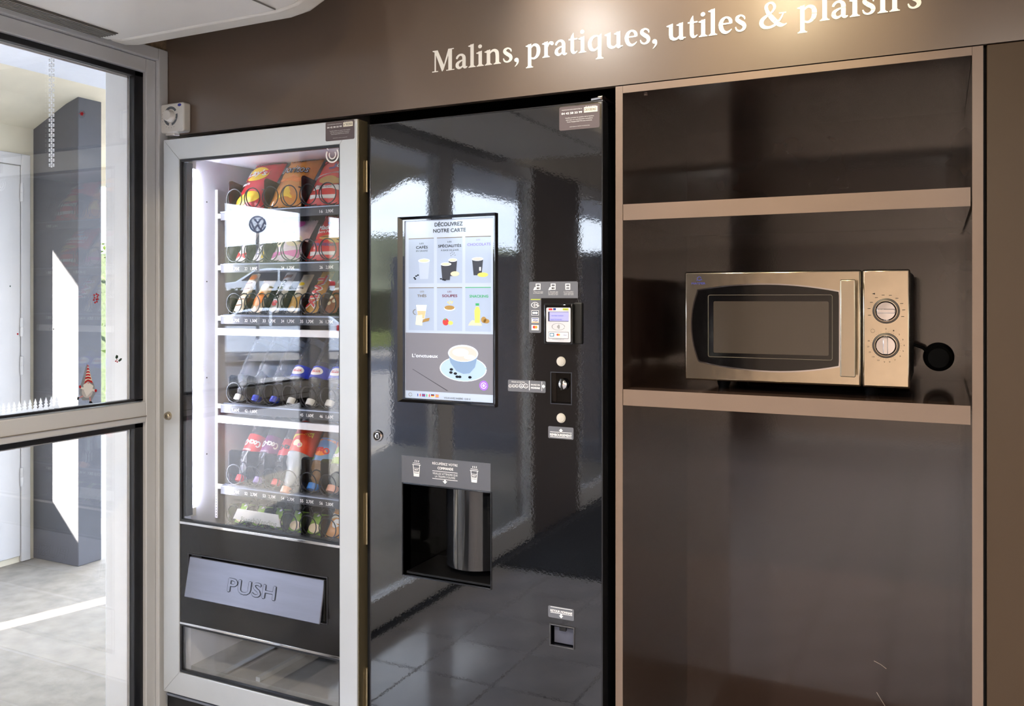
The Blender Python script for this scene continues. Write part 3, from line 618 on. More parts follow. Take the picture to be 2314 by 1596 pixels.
# ================================================================== OPEN SHELF CABINET
XL0, XL1 = onY(1391, 600, YV).x, onY(1407, 600, YV).x
XRR0, XRR1 = onY(2197, 600, YV).x, onY(2222, 600, YV).x
YBK = 2.465
CB = thing('open_cabinet', 'tall open brown laminate cabinet with microwave shelf and empty bays', 'cabinet', ((XL0+XRR1)/2, 2.18, 0))
def edged(name, x0, x1, y0, y1, z0, z1, lab=None):
    b = boxo(name, M_brown, CB, x0, x1, y0+0.0012, y1, z0, z1)
    boxo('edge_band', M_brown_edge, b, x0, x1, y0, y0+0.0012, z0, z1)
    return b
ZT = 1.8545
edged('side_panel', XL0, XL1, YV, YBK, 0.0, ZT); edged('side_panel', XRR0, XRR1, YV, YBK, 0.0, ZT)
edged('top_panel', XL1+.0005, XRR0-.0005, YV, YBK, 1.838, ZT)
Z2 = onY(1407, 462, YV).z; Z1 = onY(1407, 880, YV).z; TS = 0.0364
edged('shelf', XL1+.001, XRR0-.003, YV+.001, YBK-.002, Z2-TS, Z2); edged('shelf', XL1+.001, XRR0-.003, YV+.001, YBK-.002, Z1-TS, Z1)
edged('bottom_panel', XL1+.001, XRR0-.001, YV+.002, YBK, 0.06, 0.08)
boxo('plinth', M_brown, CB, XL1, XRR0, YV+.03, YV+.045, 0, 0.06)
bk = boxo('back_panel', M_brown, CB, XL0, XRR1, YBK, YBK+0.008, 0.0, ZT)
# scratches on the back panel of the lower bay
mb = MB(); M_scr = pm('scratch', (190, 180, 172), 0.6)
for pts in (((1975, 1494), (1990, 1502), (2003, 1512)), ((1981, 1565), (1990, 1580), (2000, 1596))): MB().tube([onY(x, y, YBK-0.0006) for x, y in pts], 0.0006, 5).build('scratch', M_scr, bk)
MB().lathe([(0, 0), (.004, 0), (.004, .003), (0, .003)], (XL1+.045, YV+.03, 1.8345), n=12, cap=False).build('screw_cap', M_brown_edge, CB)
# closed tall cupboard to the right
CU = thing('tall_cupboard', 'closed bronze brown cupboard door at the right edge of the shelving', 'cupboard', (0.7, 2.1, 0))
boxo('door', M_oak, CU, XRR1+0.006, 0.66, YV-0.001, YV+0.019, 0.06, ZT, 0.0015); boxo('door', M_oak, CU, 0.663, 1.30, YV-0.001, YV+0.019, 0.06, ZT, 0.0015)
boxo('carcass', M_blackmatt, CU, XRR1+0.001, 1.30, YV+0.021, YBK, 0.0, ZT)
# ================================================================== MICROWAVE
YM = 1.975; MZ0, MZ1 = 1.183, 1.430
mx0, mx1, mxs = onY(1549, 700, 1.985).x, onY(2057, 700, 1.985).x, onY(1948, 700, 1.985).x
MW = thing('microwave_oven', 'stainless steel microwave oven with two chrome dials on the shelf', 'microwave', ((mx0+mx1)/2, 2.15, Z1))
boxo('body', pm('microwave_casing', (60, 58, 56), 0.45, 0.3), MW, mx0+.002, mx1-.002, 1.9955, 2.34, MZ0+.002, MZ1-.002, 0.004)
door = boxo('door', M_steel, MW, mx0, mxs-.0012, YM+.002, 1.995, MZ0, MZ1, 0.004)
cpn = boxo('control_panel', M_steel, MW, mxs+.0012, mx1, YM+.002, 1.995, MZ0, MZ1, 0.004)
for (x, y) in ((1636, 2.06), (1969, 2.05)):
    p = onY(x, 870, y); MB().lathe([(0, 0), (.012, 0), (.016, .014), (.030, .0215), (0, .0215)], (p.x, y, Z1), n=20, cap=False).build('foot', M_black, MW)
for x in (mx0+.07, mx1-.06): MB().lathe([(0, 0), (.012, 0), (.016, .014), (.030, .0215), (0, .0215)], (x, 2.28, Z1), n=20, cap=False).build('foot', M_black, MW)
def q3(p0, p1, p2, n=14): return [tuple((1-t)**2*a+2*t*(1-t)*b+t*t*c for a, b, c in zip(p0, p1, p2)) for t in [k/n for k in range(n+1)]]
def wz(x, y, Y=YM): # pixel read straight across the microwave front -> plane
    p = onY(x, y, Y); return (p.x, p.z)
wl = q3((1577, 656), (1735, 628), (1896, 659))+q3((1897, 668), (1897, 740), (1897, 818))+q3((1896, 828), (1745, 856), (1581, 817))+q3((1578, 812), (1550, 735), (1576, 662))
WP = [wz(x, y) for x, y in wl]
cxw = sum(p[0] for p in WP)/len(WP); czw = sum(p[1] for p in WP)/len(WP)
def infl(P, k): return [(cxw+(x-cxw)*(1+k/abs(.14)), czw+(z-czw)*(1+k/abs(.08))) for x, z in P]
MB().prism(infl(WP, .0016), 'y', YM-.0012, YM+.004, smooth=True).build('window_trim', M_chrome, door)
MB().prism(infl(WP, -.0008), 'y', YM-.0018, YM+.004, smooth=True).build('window_glass', M_pianobl, door)
# perforated screen area seen in the glass
m = bpy.data.materials.new('perforated_screen'); m.use_nodes = True; t = m.node_tree; b = t.nodes['Principled BSDF']
co = t.nodes.new('ShaderNodeTexCoord'); mpn = t.nodes.new('ShaderNodeMapping'); mpn.inputs['Scale'].default_value = (330, 330, 330)
vo = t.nodes.new('ShaderNodeTexVoronoi'); vo.inputs['Randomness'].default_value = 0.0; vo.inputs['Scale'].default_value = 1.0
rr = t.nodes.new('ShaderNodeValToRGB'); rr.color_ramp.elements[0].position = 0.30; rr.color_ramp.elements[0].color = (.012, .011, .010, 1); rr.color_ramp.elements[1].position = 0.42; rr.color_ramp.elements[1].color = (.055, .044, .034, 1)
t.links.new(co.outputs['Object'], mpn.inputs[0]); t.links.new(mpn.outputs[0], vo.inputs['Vector']); t.links.new(vo.outputs['Distance'], rr.inputs[0]); t.links.new(rr.outputs[0], b.inputs['Base Color'])
b.inputs['Roughness'].default_value = 0.08; b.inputs['Specular IOR Level'].default_value = .7
a0 = wz(1603, 668); a1 = wz(1880, 806)
plate('perforated_screen', (wz(1613, 0)[0], wz(1873, 0)[0], wz(1613, 797)[1], wz(1613, 681)[1]), YM-.0026, YM-.0019, m, door, .003)
mb = MB(); R = (wz(1601, 0)[0], wz(1881, 0)[0], wz(1601, 806)[1], wz(1601, 667)[1])
mb.tube([(x, YM-.0022, z) for x, z in rrect(*R, .004)], .0006, 6, closed=True); mb.build('screen_outline', pm('screen_line', (120, 110, 96), .3), door)
# handle
hx0, hx1 = onY(1899, 700, 1.950).x, onY(1934, 700, 1.950).x; hz0, hz1 = onY(1916, 852, 1.95).z, onY(1916, 632, 1.95).z
hd = MB().box(hx0, hx1, 1.942, 1.950, hz0, hz1).build('handle', M_steel2, door, 0.0025, 3)
boxo('handle_post', M_steel2, hd, hx0+.003, hx1-.003, 1.9505, 1.9775, hz1-.014, hz1-.001, .001); boxo('handle_post', M_steel2, hd, hx0+.003, hx1-.003, 1.9505, 1.9775, hz0+.001, hz0+.014, .001)
# logo
M_logo = pm('logo_indigo', (66, 70, 150), .4)
lg = tpx('maker_name', 'MAYFER', M_logo, door, 1563, 1594, 643, 4.6, YM+.0014, .25)
fpr('maker_emblem', [ringseg(1580, 630, 3.6, 5.0, 0, 360), [(1573, 633), (1587, 632), (1587, 633), (1573, 634)]], M_logo, door, YM+.0014, 1580)
# dials
def dial(px, py, ang, name):
    c = onY(px, py, YM+.002)
    dd = MB().lathe([(0, -.004), (.0245, -.004), (.0262, -.002), (.0268, 0.0015)], (c.x, YM+.002, c.z), 'y', 40, cap=False).build('dial', M_steel2, cpn)
    MB().lathe([(.0262, -.0034), (.0225, -.0045), (.0222, -.0028)], (c.x, YM+.002, c.z), 'y', 40, cap=False).build('dial_groove', M_black, dd)
    MB().lathe([(0, -.012), (.018, -.0115), (.0205, -.009), (.0212, -.004)], (c.x, YM+.002, c.z), 'y', 40, cap=False).build('dial_cap', M_chrome, dd)
    ca, sa = math.cos(ang), math.sin(ang)
    def P(a, b): return (c.x+a*ca-b*sa, c.z+a*sa+b*ca)
    MB().prism([P(-.0175, -.0045), P(.0175, -.0045), P(.0175, .0045), P(-.0175, .0045)], 'y', YM-.0175, YM-.009).build('grip', M_chrome, dd, .0012)
    return c
c1_ = dial(2002.5, 703, 0.0, 'power'); c2_ = dial(2002, 781, math.pi/2, 'timer')
mb = MB()
for a in range(-20, 200, 24):
    for q in (0,): mb.flat([(c1_.x+.0335*math.cos(math.radians(a))+x, YM+.0014, c1_.z+.0335*math.sin(math.radians(a))+z) for x, z in ((-.0028, -.0005), (.0028, -.0005), (.0028, .0006), (-.0028, .0006))])
for a in range(-250, 91, 10): mb.flat([(c2_.x+.0290*math.cos(math.radians(a))+x, YM+.0014, c2_.z+.0290*math.sin(math.radians(a))+z) for x, z in ell(0, 0, .0004, n=6)])
mb.flat([(x, YM+.0014, z) for x, z in [wz(x, y) for x, y in ((1970, 664), (1977, 662), (1977, 666))]])
setp(mb.build('dial_marking', M_blackmatt, cpn, fix=False), kind='stuff')
for a, s_ in ((90, '0'), (65, '1'), (43, '2'), (22, '3'), (2, '4'), (-18, '5'), (-38, '6'), (-60, '7'), (-78, '8'), (-95, '9'), (-115, '10'), (-135, '15'), (-155, '20'), (-175, '25'), (-195, '30')):
    x, z = c2_.x+.0345*math.cos(math.radians(a)), c2_.z+.0345*math.sin(math.radians(a)); w = .0011*len(s_)
    text('minute_number', s_, M_blackmatt, cpn, lambda p, q: (p, YM+.0013, q), x-w, x+w, z-.0014, .0028)
mb = MB(); k = wz(1972, 748); mb.flat([(x, YM+.0014, z) for x, z in ringseg(k[0], k[1], .0036, .0040, 20, 380, 24)]); mb.build('clock_symbol', M_blackmatt, cpn, fix=False)
for (x, y) in ((1562, 857), (1573, 858)): 
    p = onY(x, y, 1.99); MB().lathe([(0, 0), (.0018, 0), (.0018, .003), (0, .003)], (p.x, 1.99, MZ0-.001), n=10, cap=False).build('hinge_screw', M_chrome, MW)
# plug on the back panel with its cable
pc = onY(2121, 808, YBK-.03)
PL = thing('power_plug', 'black power plug and cable in the back panel beside the microwave', 'plug', (pc.x, YBK-.03, pc.z))
MB().lathe([(0, -.03), (.024, -.03), (.030, -.024), (.033, 0.0), (.036, .018), (.036, .0295), (0, .0295)], (pc.x, YBK-.03, pc.z), 'y', 32, cap=False).build('plug_body', M_blackmatt, PL)
mb = MB(); e = Vector((mx1-.03, 2.36, MZ0+.12))
mb.tube([(pc.x-.02, YBK-.045, pc.z+.01), (pc.x-.035, YBK-.06, pc.z+.025), (pc.x-.06, YBK-.07, pc.z+.035), tuple(e+Vector((.01, .02, -.01))), tuple(e+Vector((0, -.019, 0)))], .0045, 8); mb.build('cable', M_blackmatt, PL)
# ================================================================== COFFEE MACHINE
YC = 1.88
cx0, cx1 = onY(836, 800, YC).x, onY(1362, 800, YC).x
CF = thing('coffee_vending_machine', 'gloss black hot drinks vending machine with menu screen', 'vending machine', ((cx0+cx1)/2, 2.2, 0))
CR = wr(911, 1093, 1109, 1302, YC)          # cup recess
cr_z0 = onY(911, 1298, YC).z; CR = (CR[0], CR[1], cr_z0, CR[3])
CS = (onY(1246, 0, YC).x, onY(1291, 0, YC).x, onY(1246, 911, YC).z, onY(1246, 842, YC).z)      # coin slot
RT = (onY(1245, 0, YC).x, onY(1296, 0, YC).x, onY(1245, 1456, YC).z, onY(1245, 1412, YC).z)    # coin return
SCN = (onY(914, 0, YC).x, onY(1114, 0, YC).x, onY(914, 899, YC).z, onY(914, 500, YC).z)        # screen
cdoor = holed(MB(), cx0, cx1, 0.12, 1.82, YC, YC+.035, [CR, CS, RT, SCN]).build('door', M_gloss, CF)
mb = MB(); mb.box(cx0-.0005, cx0+.003, YC-.0012, YC+.036, .118, 1.822); mb.box(cx1-.003, cx1+.0005, YC-.0012, YC+.036, .118, 1.822); mb.box(cx0, cx1, YC-.0012, YC+.036, 1.819, 1.8225)
mb.build('door_edge_trim', pm('dark_chrome_edge', (70, 70, 74), .15, .8), cdoor, .001)
boxo('cabinet_body', M_blackmatt, CF, cx0+.004, cx1-.006, YC+.30, 2.62, 0.10, 1.815); boxo('door_side', M_black, CF, cx1-.010, cx1-.001, YC+.036, YC+.30, .13, 1.81)
boxo('door_side', M_black, CF, cx0+.001, cx0+.01, YC+.036, YC+.30, .13, 1.81); boxo('door_top', M_black, CF, cx0+.01, cx1-.01, YC+.036, YC+.30, 1.79, 1.81)
for x in (cx0+.05, cx1-.05):
    for y in (YC+.08, 2.55): MB().lathe([(0, 0), (.025, 0), (.02, .02), (.012, .03), (.012, .15)], (x, y, 0), n=14).build('foot', M_black, CF)
# top hinge bracket
hb = onY(1358, 226, YC)
mb = MB(); mb.prism([(-.725, YC+.012), (-.700, YC+.006), (-.692, YC+.020), (-.684, YC+.10), (-.70, YC+.14), (-.735, YC+.06)], 'z', 1.826, 1.832)
mb.lathe([(0, 1.823), (.011, 1.823), (.011, 1.838), (.0, 1.838)], (-.706, YC+.03, 0), n=6, cap=False); mb.build('hinge_bracket', M_chrome, CF, .001)
# --- screen
bz = MB()
for (a, b) in ((0, 1), (1, 2), (2, 3), (3, 0)):
    o_ = [(SCN[0]-.016, SCN[2]-.010), (SCN[1]+.010, SCN[2]-.010), (SCN[1]+.010, SCN[3]+.010), (SCN[0]-.016, SCN[3]+.010)]; i_ = [(SCN[0], SCN[2]), (SCN[1], SCN[2]), (SCN[1], SCN[3]), (SCN[0], SCN[3])]
    bz.add([(o_[a][0], YC-.008, o_[a][1]), (o_[b][0], YC-.008, o_[b][1]), (i_[b][0], YC+.004, i_[b][1]), (i_[a][0], YC+.004, i_[a][1])], [(0, 1, 2, 3)])
    bz.add([(o_[a][0], YC-.008, o_[a][1]), (o_[b][0], YC-.008, o_[b][1]), (o_[b][0], YC, o_[b][1]), (o_[a][0], YC, o_[a][1])], [(0, 3, 2, 1)])
scr = bz.build('screen_bezel', M_pianobl, CF)
YSC = YC+.0035
E = 0.27
def em(n, c, e=E): return pm('screen_'+n, c, 0.08, var=0.0, emis=e, spec=0.5)
S_bg = em('blue_white', (176, 190, 214)); S_pan = em('panel_blue', (160, 176, 204)); S_ink = pm('screen_ink', (30, 32, 40), .1, var=0, spec=.5); S_vio = em('violet', (120, 112, 180), .5)
S_wood = em('wood_grey', (112, 112, 122), .5); S_white = em('white', (222, 228, 240), .8); S_cupb = em('cup_blue', (150, 172, 198), .6); S_coffee = em('coffee', (190, 172, 168), .6)
S_dark = em('dark_cup', (58, 62, 72), .3); S_tan = em('tan', (206, 190, 160), .6); S_yel = em('yellow', (214, 190, 96), .6); S_grn = em('green', (60, 150, 100), .5); S_red = em('red', (176, 60, 62), .5); S_brn = em('brown', (150, 120, 70), .5); S_line = em('line', (96, 92, 110), .4)
boxo('display', S_bg, scr, SCN[0], SCN[1], YSC, YSC+.004, SCN[2], SCN[3])
def zs(y): return CAMH-(y-HYP)*mpp(1014, YC)
def X_(x): return onY(x, 0, YC).x
def sr(name, x0, x1, y0, y1, mat, lay=1): # straightened rectangle on the screen (pixel rows read at column 1014)
    mb = MB(); Y = YSC-.0003*lay; mb.flat([(X_(x0), Y, zs(y1)), (X_(x1), Y, zs(y1)), (X_(x1), Y, zs(y0)), (X_(x0), Y, zs(y0))]); return mb.build(name, mat, scr, fix=False)
def sp(name, polys, mat, lay=2):
    mb = MB(); Y = YSC-.0003*lay
    for p in polys: mb.flat([(X_(x), Y, zs(y)) for x, y in p])
    return mb.build(name, mat, scr, fix=False)
def stx_(s, x0, x1, yb, cap, mat, bold=.0, lay=3):
    k = mpp(1014, YC); Y = YSC-.0003*lay
    return text('menu_lettering', s, mat, scr, lambda x, z: (x, Y, z), X_(x0), X_(x1), zs(yb), cap*k, bold*k)
sr('menu_photo', 915, 1113, 754, 888, S_wood)
for (x0, x1) in ((922, 979), (986, 1043), (1050, 1108)):
    sr('menu_tile', x0, x1, 537, 640, S_pan); sr('menu_tile', x0, x1, 650, 748, S_pan)
    sr('menu_rule', x0, x1, 536, 537.6, S_line, 2); sr('menu_rule', x0, x1, 649.4, 651, S_line if x1 < 1100 else S_grn, 2)
stx_('DÉCOUVREZ', 981, 1044, 510.5, 9, S_ink, .25); stx_('NOTRE CARTE', 978, 1051, 524.5, 8.6, S_ink, .25)
stx_('LES', 947, 956, 550, 3.6, S_ink); stx_('CAFÉS', 939, 965, 560, 6, S_ink, .25); stx_('EN GRAINS', 939, 965, 567, 3.6, S_ink)
stx_('LES', 1010, 1019, 548, 3.6, S_ink); stx_('SPÉCIALITÉS', 989, 1041, 558.5, 6, S_ink, .25); stx_('À BASE DE CAFÉ', 995, 1035, 567, 3.6, S_ink)
stx_('LES', 1075, 1084, 545.5, 3.6, S_vio); stx_('CHOCOLATS', 1055, 1107, 557, 6, S_vio, .25)
stx_('LES', 948, 957, 660.5, 3.6, S_line); stx_('THÉS', 942, 962, 671.5, 6, S_line, .25)
stx_('LES', 1010, 1019, 661, 3.6, em('plum', (110, 50, 70), .3)); stx_('SOUPES', 998, 1032, 671.5, 6, MATS['screen_plum'], .25)
stx_('SNACKING', 1060, 1102, 672.5, 6, S_grn, .25)
def cup(cx_, ty, w, h, body, drink, lay=2):
    sp('cup', [[(cx_-w*.36, ty+h), (cx_+w*.36, ty+h), (cx_+w*.5, ty), (cx_-w*.5, ty)]], body, lay); sp('cup_rim', [ell(cx_, ty, w*.52, h*.11, 18)], S_white, lay+1); sp('drink', [ell(cx_, ty, w*.45, h*.085, 18)], drink, lay+2)
cup(957, 588, 25, 42, S_bg, S_tan); sp('coffee_bean', [ell(937+a, 625+b, 2.4, 1.8, 8) for a, b in ((-2, 2), (2, -2), (6, -4), (0, 5))], S_ink)
cup(1022, 588, 19, 36, S_dark, S_tan); cup(1007, 597, 23, 36, S_dark, S_tan, 5); sp('biscuit', [ell(1027, 619, 10, 5.5, 14)], S_tan, 5); sp('coffee_bean', [ell(996+a, 630+b, 2.6, 1.7, 8) for a, b in ((0, 0), (5, 2), (9, 3))], S_ink, 9)
sp('steam', [ell(1022+a, 578+b, .8, .9, 6) for a, b in ((-4, 0), (0, -3), (3, -6), (-2, -8), (5, -1), (1, -11), (-5, -5))], S_ink)
cup(1078, 587, 25, 36, S_dark, S_coffee); sp('biscuit', [ell(1090, 622, 12, 5, 14)], S_yel, 5); sp('tea_tag', [rect(1082, 605, 1086, 613)], S_white, 5)
sp('tea_glass', [[(944, 722), (958, 722), (963, 690), (939, 690)]], S_white); sp('tea', [[(944, 721), (958, 721), (961, 703), (941.5, 703)]], em('tea', (208, 168, 132), .6), 3)
sp('sugar', [[(938, 735), (953, 737), (953, 712), (940, 714)]], em('cream', (224, 216, 178), .7), 4); sp('biscuit', [[(953, 730), (968, 726), (970, 719), (956, 722)]], S_brn, 5); sp('tea_glass_handle', [ringseg(938, 706, 5, 6.4, 90, 270)], S_line, 3)
sp('soup_bowl', [ell(1014.5, 697, 12.5, 5.5, 18)], S_white); sp('soup', [ell(1014.5, 695.6, 11.5, 5, 18)], S_brn, 3); sp('crouton', [rect(1014+a, 680+b, 1016.4+a, 682.4+b) for a, b in ((-4, 2), (1, 0), (4, 4), (-1, 5), (6, 1))], S_yel, 4); sp('tomato', [ell(1006, 728, 7, 8, 14)], S_red, 3); sp('onion', [ell(1017, 730, 5.5, 4.5, 12)], S_yel, 4); sp('tomato_leaf', [star6(1005, 722, 4, .3)], S_grn, 5)
sp('juice_bottle', [[(1072, 729), (1083, 729), (1084, 702), (1080.5, 693), (1074.5, 693), (1071, 702)]], S_yel, 3); sp('bottle_cap', [rect(1073.5, 685.5, 1081.5, 690.5)], S_grn, 3); sp('cookie', [ell(1092, 722, 6, 7, 12), ell(1098, 725, 7, 5, 12)], S_brn, 4); sp('crisps', [[(1057, 735), (1088, 735), (1084, 727), (1066, 723), (1060, 729)]], S_tan, 2)
# photo of the cup
sp('saucer', [ell(1045.5, 833, 53, 28, 32)], S_cupb, 2); sp('saucer_rim', [ringseg(0, 0, 1, 1.04, 0, 360, 32)] and [[(1045.5+(a-0)*53, 833+b*28) for a, b in ringseg(0, 0, .965, 1.0, 0, 360, 32)]], S_white, 3)
sp('big_cup', [[(1012, 800), (1017, 820), (1030, 838), (1046, 844), (1060, 842), (1072, 828), (1079, 800)]], em('cup_shade', (116, 140, 172), .5), 4); sp('big_cup_rim', [ell(1045.5, 798, 34, 19, 30)], S_white, 5); sp('coffee', [ell(1045.5, 799, 31.5, 17, 30)], S_coffee, 6); sp('milk_foam', [ell(1040, 796, 18, 8.5, 20), ell(1060, 806, 12, 5, 16)], S_white, 7)
sp('coffee_bean', [ell(x, y, 4, 3, 10) for x, y in ((1019, 835), (1018, 842), (1028, 844), (1032, 851), (1038, 851), (1061, 851))], S_ink, 5)
sp('table_joint', [[(930, 838), (932, 838), (1012, 884), (1008, 884)]], em('joint', (70, 70, 78), .3), 2)
stx_('L’onctueux', 930, 988, 810, 8, S_white, .1)
sp('round_badge', [ell(1092, 868, 10, 11, 24)], em('badge_violet', (140, 96, 200), .6), 4); sp('badge_ring', [[(1092+a*10, 868+b*11) for a, b in ringseg(0, 0, .52, .62, 0, 360)]], S_white, 5); sp('badge_cup', [ell(1092, 868, 2.6, 3, 10)], S_white, 5)
for i, (c_) in enumerate((('b', 'w', 'r'), ('b', 'r', 'b'), ('g', 'w', 'r'), ('k', 'r', 'y'), ('r', 'y', 'r'))):
    x = 942+10.2*i; CC = {'b': em('flag_blue', (50, 66, 140), .5), 'w': S_white, 'r': S_red, 'g': S_grn, 'k': S_ink, 'y': S_yel}
    for j, q in enumerate(c_):
        if i in (0, 2): sp('flag_band', [rect(x+2.4*j, 894, x+2.4*j+2.4, 900)], CC[q], 3)
        else: sp('flag_band', [rect(x, 894+2*j, x+7.2, 896+2*j)], CC[q], 3)
stx_('VOUS AVEZ INSÉRÉ : 0,00 €', 1002, 1062, 902, 4, S_ink)
sp('access_icon', [ringseg(926, 897, 3.4, 4.2, 0, 360)], S_line, 3)
# --- service sticker, both machines
def service(parent, Rc, Y, num):
    x0, x1, z0, z1 = Rc; w, h = x1-x0, z1-z0
    s_ = plate('service_sticker', Rc, Y-.0006, Y, M_mauve, parent, .004)
    f = lambda x, z: (x, Y-.0009, z)
    text('service_lettering', '04 42 58 33 99', M_wprint, s_, f, x0+.06*w, x0+.57*w, z1-.33*h, .085*h, .0003)
    text('service_lettering', 'VOUS POUVEZ NOUS CONTACTER AU', M_wprint, s_, f, x0+.06*w, x0+.57*w, z1-.16*h, .04*h)
    text('service_lettering', 'N° de la machine', M_wprint, s_, f, x0+.66*w, x0+.92*w, z1-.09*h, .04*h)
    for i, l in enumerate(('Veuillez préciser le numéro de la machine', 'ainsi que vos coordonnées complètes.', 'Toute l’équipe DALTYS vous remercie.')):
        text('service_lettering', l, M_wprint, s_, f, x0+(.15+.02*i)*w, x0+(.86-.02*i)*w, z1-(.51+.085*i)*h, .045*h)
    text('service_lettering', 'appel gratuit depuis un poste fixe', M_wprint, s_, f, x0+.26*w, x0+.76*w, z1-.88*h, .025*h)
    n_ = plate('number_label', (x0+.62*w, x1-.05*w, z1-.33*h, z1-.10*h), Y-.0010, Y-.0005, pm('paper_label', (232, 228, 214), .6), s_)
    text('number_lettering', num, M_blackmatt, n_, lambda x, z: (x, Y-.0012, z), x0+.64*w, x1-.08*w, z1-.27*h, .12*h)
    return s_
a = onY(1264, 243, YC); b = onY(1357, 233, YC); z_b = onY(1264, 296, YC).z
service(CF, (a.x, b.x-.002, z_b, a.z), YC, 'DEV380460')
# --- payment sticker + reader
Rp = lambda xl, yt, xr, yb: wr(xl, yt, xr, yb, YC)
P1 = Rp(1196, 637, 1306, 674); P2 = Rp(1196, 660, 1223, 752)
_o = rrect(P1[0], P1[1], P2[2], P1[3], .004); _k = 6
Lp = _o[:12]+[p for p in rrect(P2[0], P2[1], P2[2], P2[3], .004)[12:24]]+[(P2[1], P1[2]), (P1[1], P1[2])]
mb = MB(); mb.prism(Lp, 'y', YC-.0006, YC)
pay = mb.build('payment_sticker', M_grey, CF)
YP = YC-.0009
def ico(polys, mat, xr=1250, lay=0, name='pictogram'): return fpr(name, polys, mat, pay, YP-.0002*lay, xr)
for cx_ in (1216, 1250, 1283):
    ico([rect(cx_-5.5, 641, cx_+5.5, 655)], M_wprint, cx_); ico([rect(cx_-3.5, 643, cx_+3.5, 647), rect(cx_-3.5, 649.5, cx_+3.5, 653)], M_grey, cx_, 1)
    if cx_ < 1280: ico([[(cx_-11, 656), (cx_-8, 649), (cx_-3, 650), (cx_+1, 652), (cx_-5, 655), (cx_-9, 656)]], M_wprint, cx_, 1)
for x0, ls in ((1205, ('1. Posez votre carte', 'sur le lecteur NFC')), (1239, ('2. Attendez que', 'les 4 voyants soient', 'allumés en vert')), (1274, ('3. C’est prêt !', 'Vous pouvez', 'retirer votre carte'))):
    for i, l in enumerate(ls): tpx('payment_lettering', l, M_wprint, pay, x0, x0+22, 660.5+3.2*i, 2.2, YP)
ico([rect(1199.5, 676, 1221, 678)], pm('lime_line', (190, 205, 70), .4), 1210, 0, 'lime_rule')
ico([[(1209+9*a, 689.5+6.5*b) for a, b in ringseg(0, 0, .82, 1, 0, 360)], ringseg(1211, 689.5, 4, 5, 120, 240), ringseg(1211, 689.5, 2, 3, 120, 240), [(1211, 687), (1219, 690), (1218, 693), (1211, 690)]], M_wprint, 1209, 1)
M_vblue = pm('card_blue', (34, 60, 140), .4); M_gold = pm('card_gold', (224, 152, 40), .4); M_org = pm('card_orange', (232, 120, 30), .4); M_cardred = pm('card_red', (206, 30, 34), .4)
ico([rect(1201, 701.5, 1217.5, 713)], M_wprint, 1209, 1, 'card_badge'); ico([rect(1202, 702.5, 1216.5, 712)], pm('badge_slate', (70, 80, 96), .4), 1209, 2, 'card_badge_field'); ico([ell(1206.5, 707.3, 3.3, 2.6), ell(1212, 707.3, 3.3, 2.6)], M_wprint, 1209, 3, 'card_badge_mark')
ico([rect(1201, 718, 1217.5, 730)], M_wprint, 1209, 1, 'card_badge'); ico([rect(1202, 719, 1216.5, 720.6)], M_vblue, 1209, 2, 'card_badge_band'); ico([rect(1202, 727.4, 1216.5, 729)], M_gold, 1209, 2, 'card_badge_band'); tpx('card_badge_lettering', 'VISA', M_vblue, pay, 1204, 1215.5, 726.4, 4.4, YP-.0006, .2)
ico([rect(1201, 734.5, 1217.5, 746.5)], M_wprint, 1209, 1, 'card_badge'); ico([ell(1207, 739.5, 3.1, 3.3)], M_cardred, 1209, 2, 'card_badge_mark'); ico([ell(1211.3, 739.5, 3.1, 3.3)], M_gold, 1209, 3, 'card_badge_mark')
# reader box
Rr = (onY(1229, 0, YC-.02).x, onY(1295, 0, YC-.02).x, onY(1229, 778, YC-.02).z, onY(1229, 686, YC-.02).z)
rd = MB().box(Rr[0], Rr[1], YC-.022, YC-.0006, Rr[2], Rr[3]).build('card_reader', M_pianobl, CF, .004, 3)
boxo('reader_side', M_blackmatt, CF, Rr[1]-.004, Rr[1]+.016, YC-.008, YC, Rr[2]+.001, Rr[3]+.002, .003)
YR = YC-.0224
rw, rh = Rr[1]-Rr[0], Rr[3]-Rr[2]
def RF(u, v): return (Rr[0]+u*rw, Rr[2]+v*rh)
FR = RF(.10, .06)+RF(.93, .90)
face = plate('reader_face', (FR[0], FR[2], FR[1], FR[3]), YR-.0004, YR, pm('reader_grey', (206, 208, 216), .35), rd, .003)
fw, fh = FR[2]-FR[0], FR[3]-FR[1]
def rfl(name, u0, u1, v0, v1, mat, lay=1, r=0): return plate(name, (FR[0]+u0*fw, FR[0]+u1*fw, FR[1]+v0*fh, FR[1]+v1*fh), YR-.0004-.0003*lay, YR-.0002-.0003*lay, mat, face, r)
rfl('reader_display', .08, .92, .60, .88, pm('lcd_frame', (60, 60, 84), .2)); rfl('reader_lcd', .14, .92, .615, .87, pm('lcd_violet', (150, 150, 214), .1, var=0, emis=.5), 2)
def rtx(s, u0, u1, v, h, mat, lay=3): return text('reader_lettering', s, mat, face, lambda x, z: (x, YR-.0004-.0003*lay, z), FR[0]+u0*fw, FR[0]+u1*fw, FR[1]+v*fh, h*fh)
rtx('VOTRE CHOIX', .22, .72, .75, .03, M_logo, 4); rtx('SELECTIONNEZ', .18, .66, .64, .03, M_logo, 4)
rfl('reader_badge', .10, .26, .925, .975, M_cardred, 1, .001); rfl('reader_badge', .29, .40, .925, .985, M_vblue, 1, .001); rfl('reader_badge', .68, .92, .925, .98, pm('lime_badge', (190, 200, 60), .4), 1, .0015); rtx('START', .72, .88, .937, .025, M_dkgreen, 3)
mb = MB(); ccx, ccz = FR[0]+.5*fw, FR[1]+.445*fh
mb.flat([(ccx+.27*fw*a, YR-.0008, ccz+.10*fh*b_) for a, b_ in ringseg(0, 0, .95, 1, 0, 360, 28)])
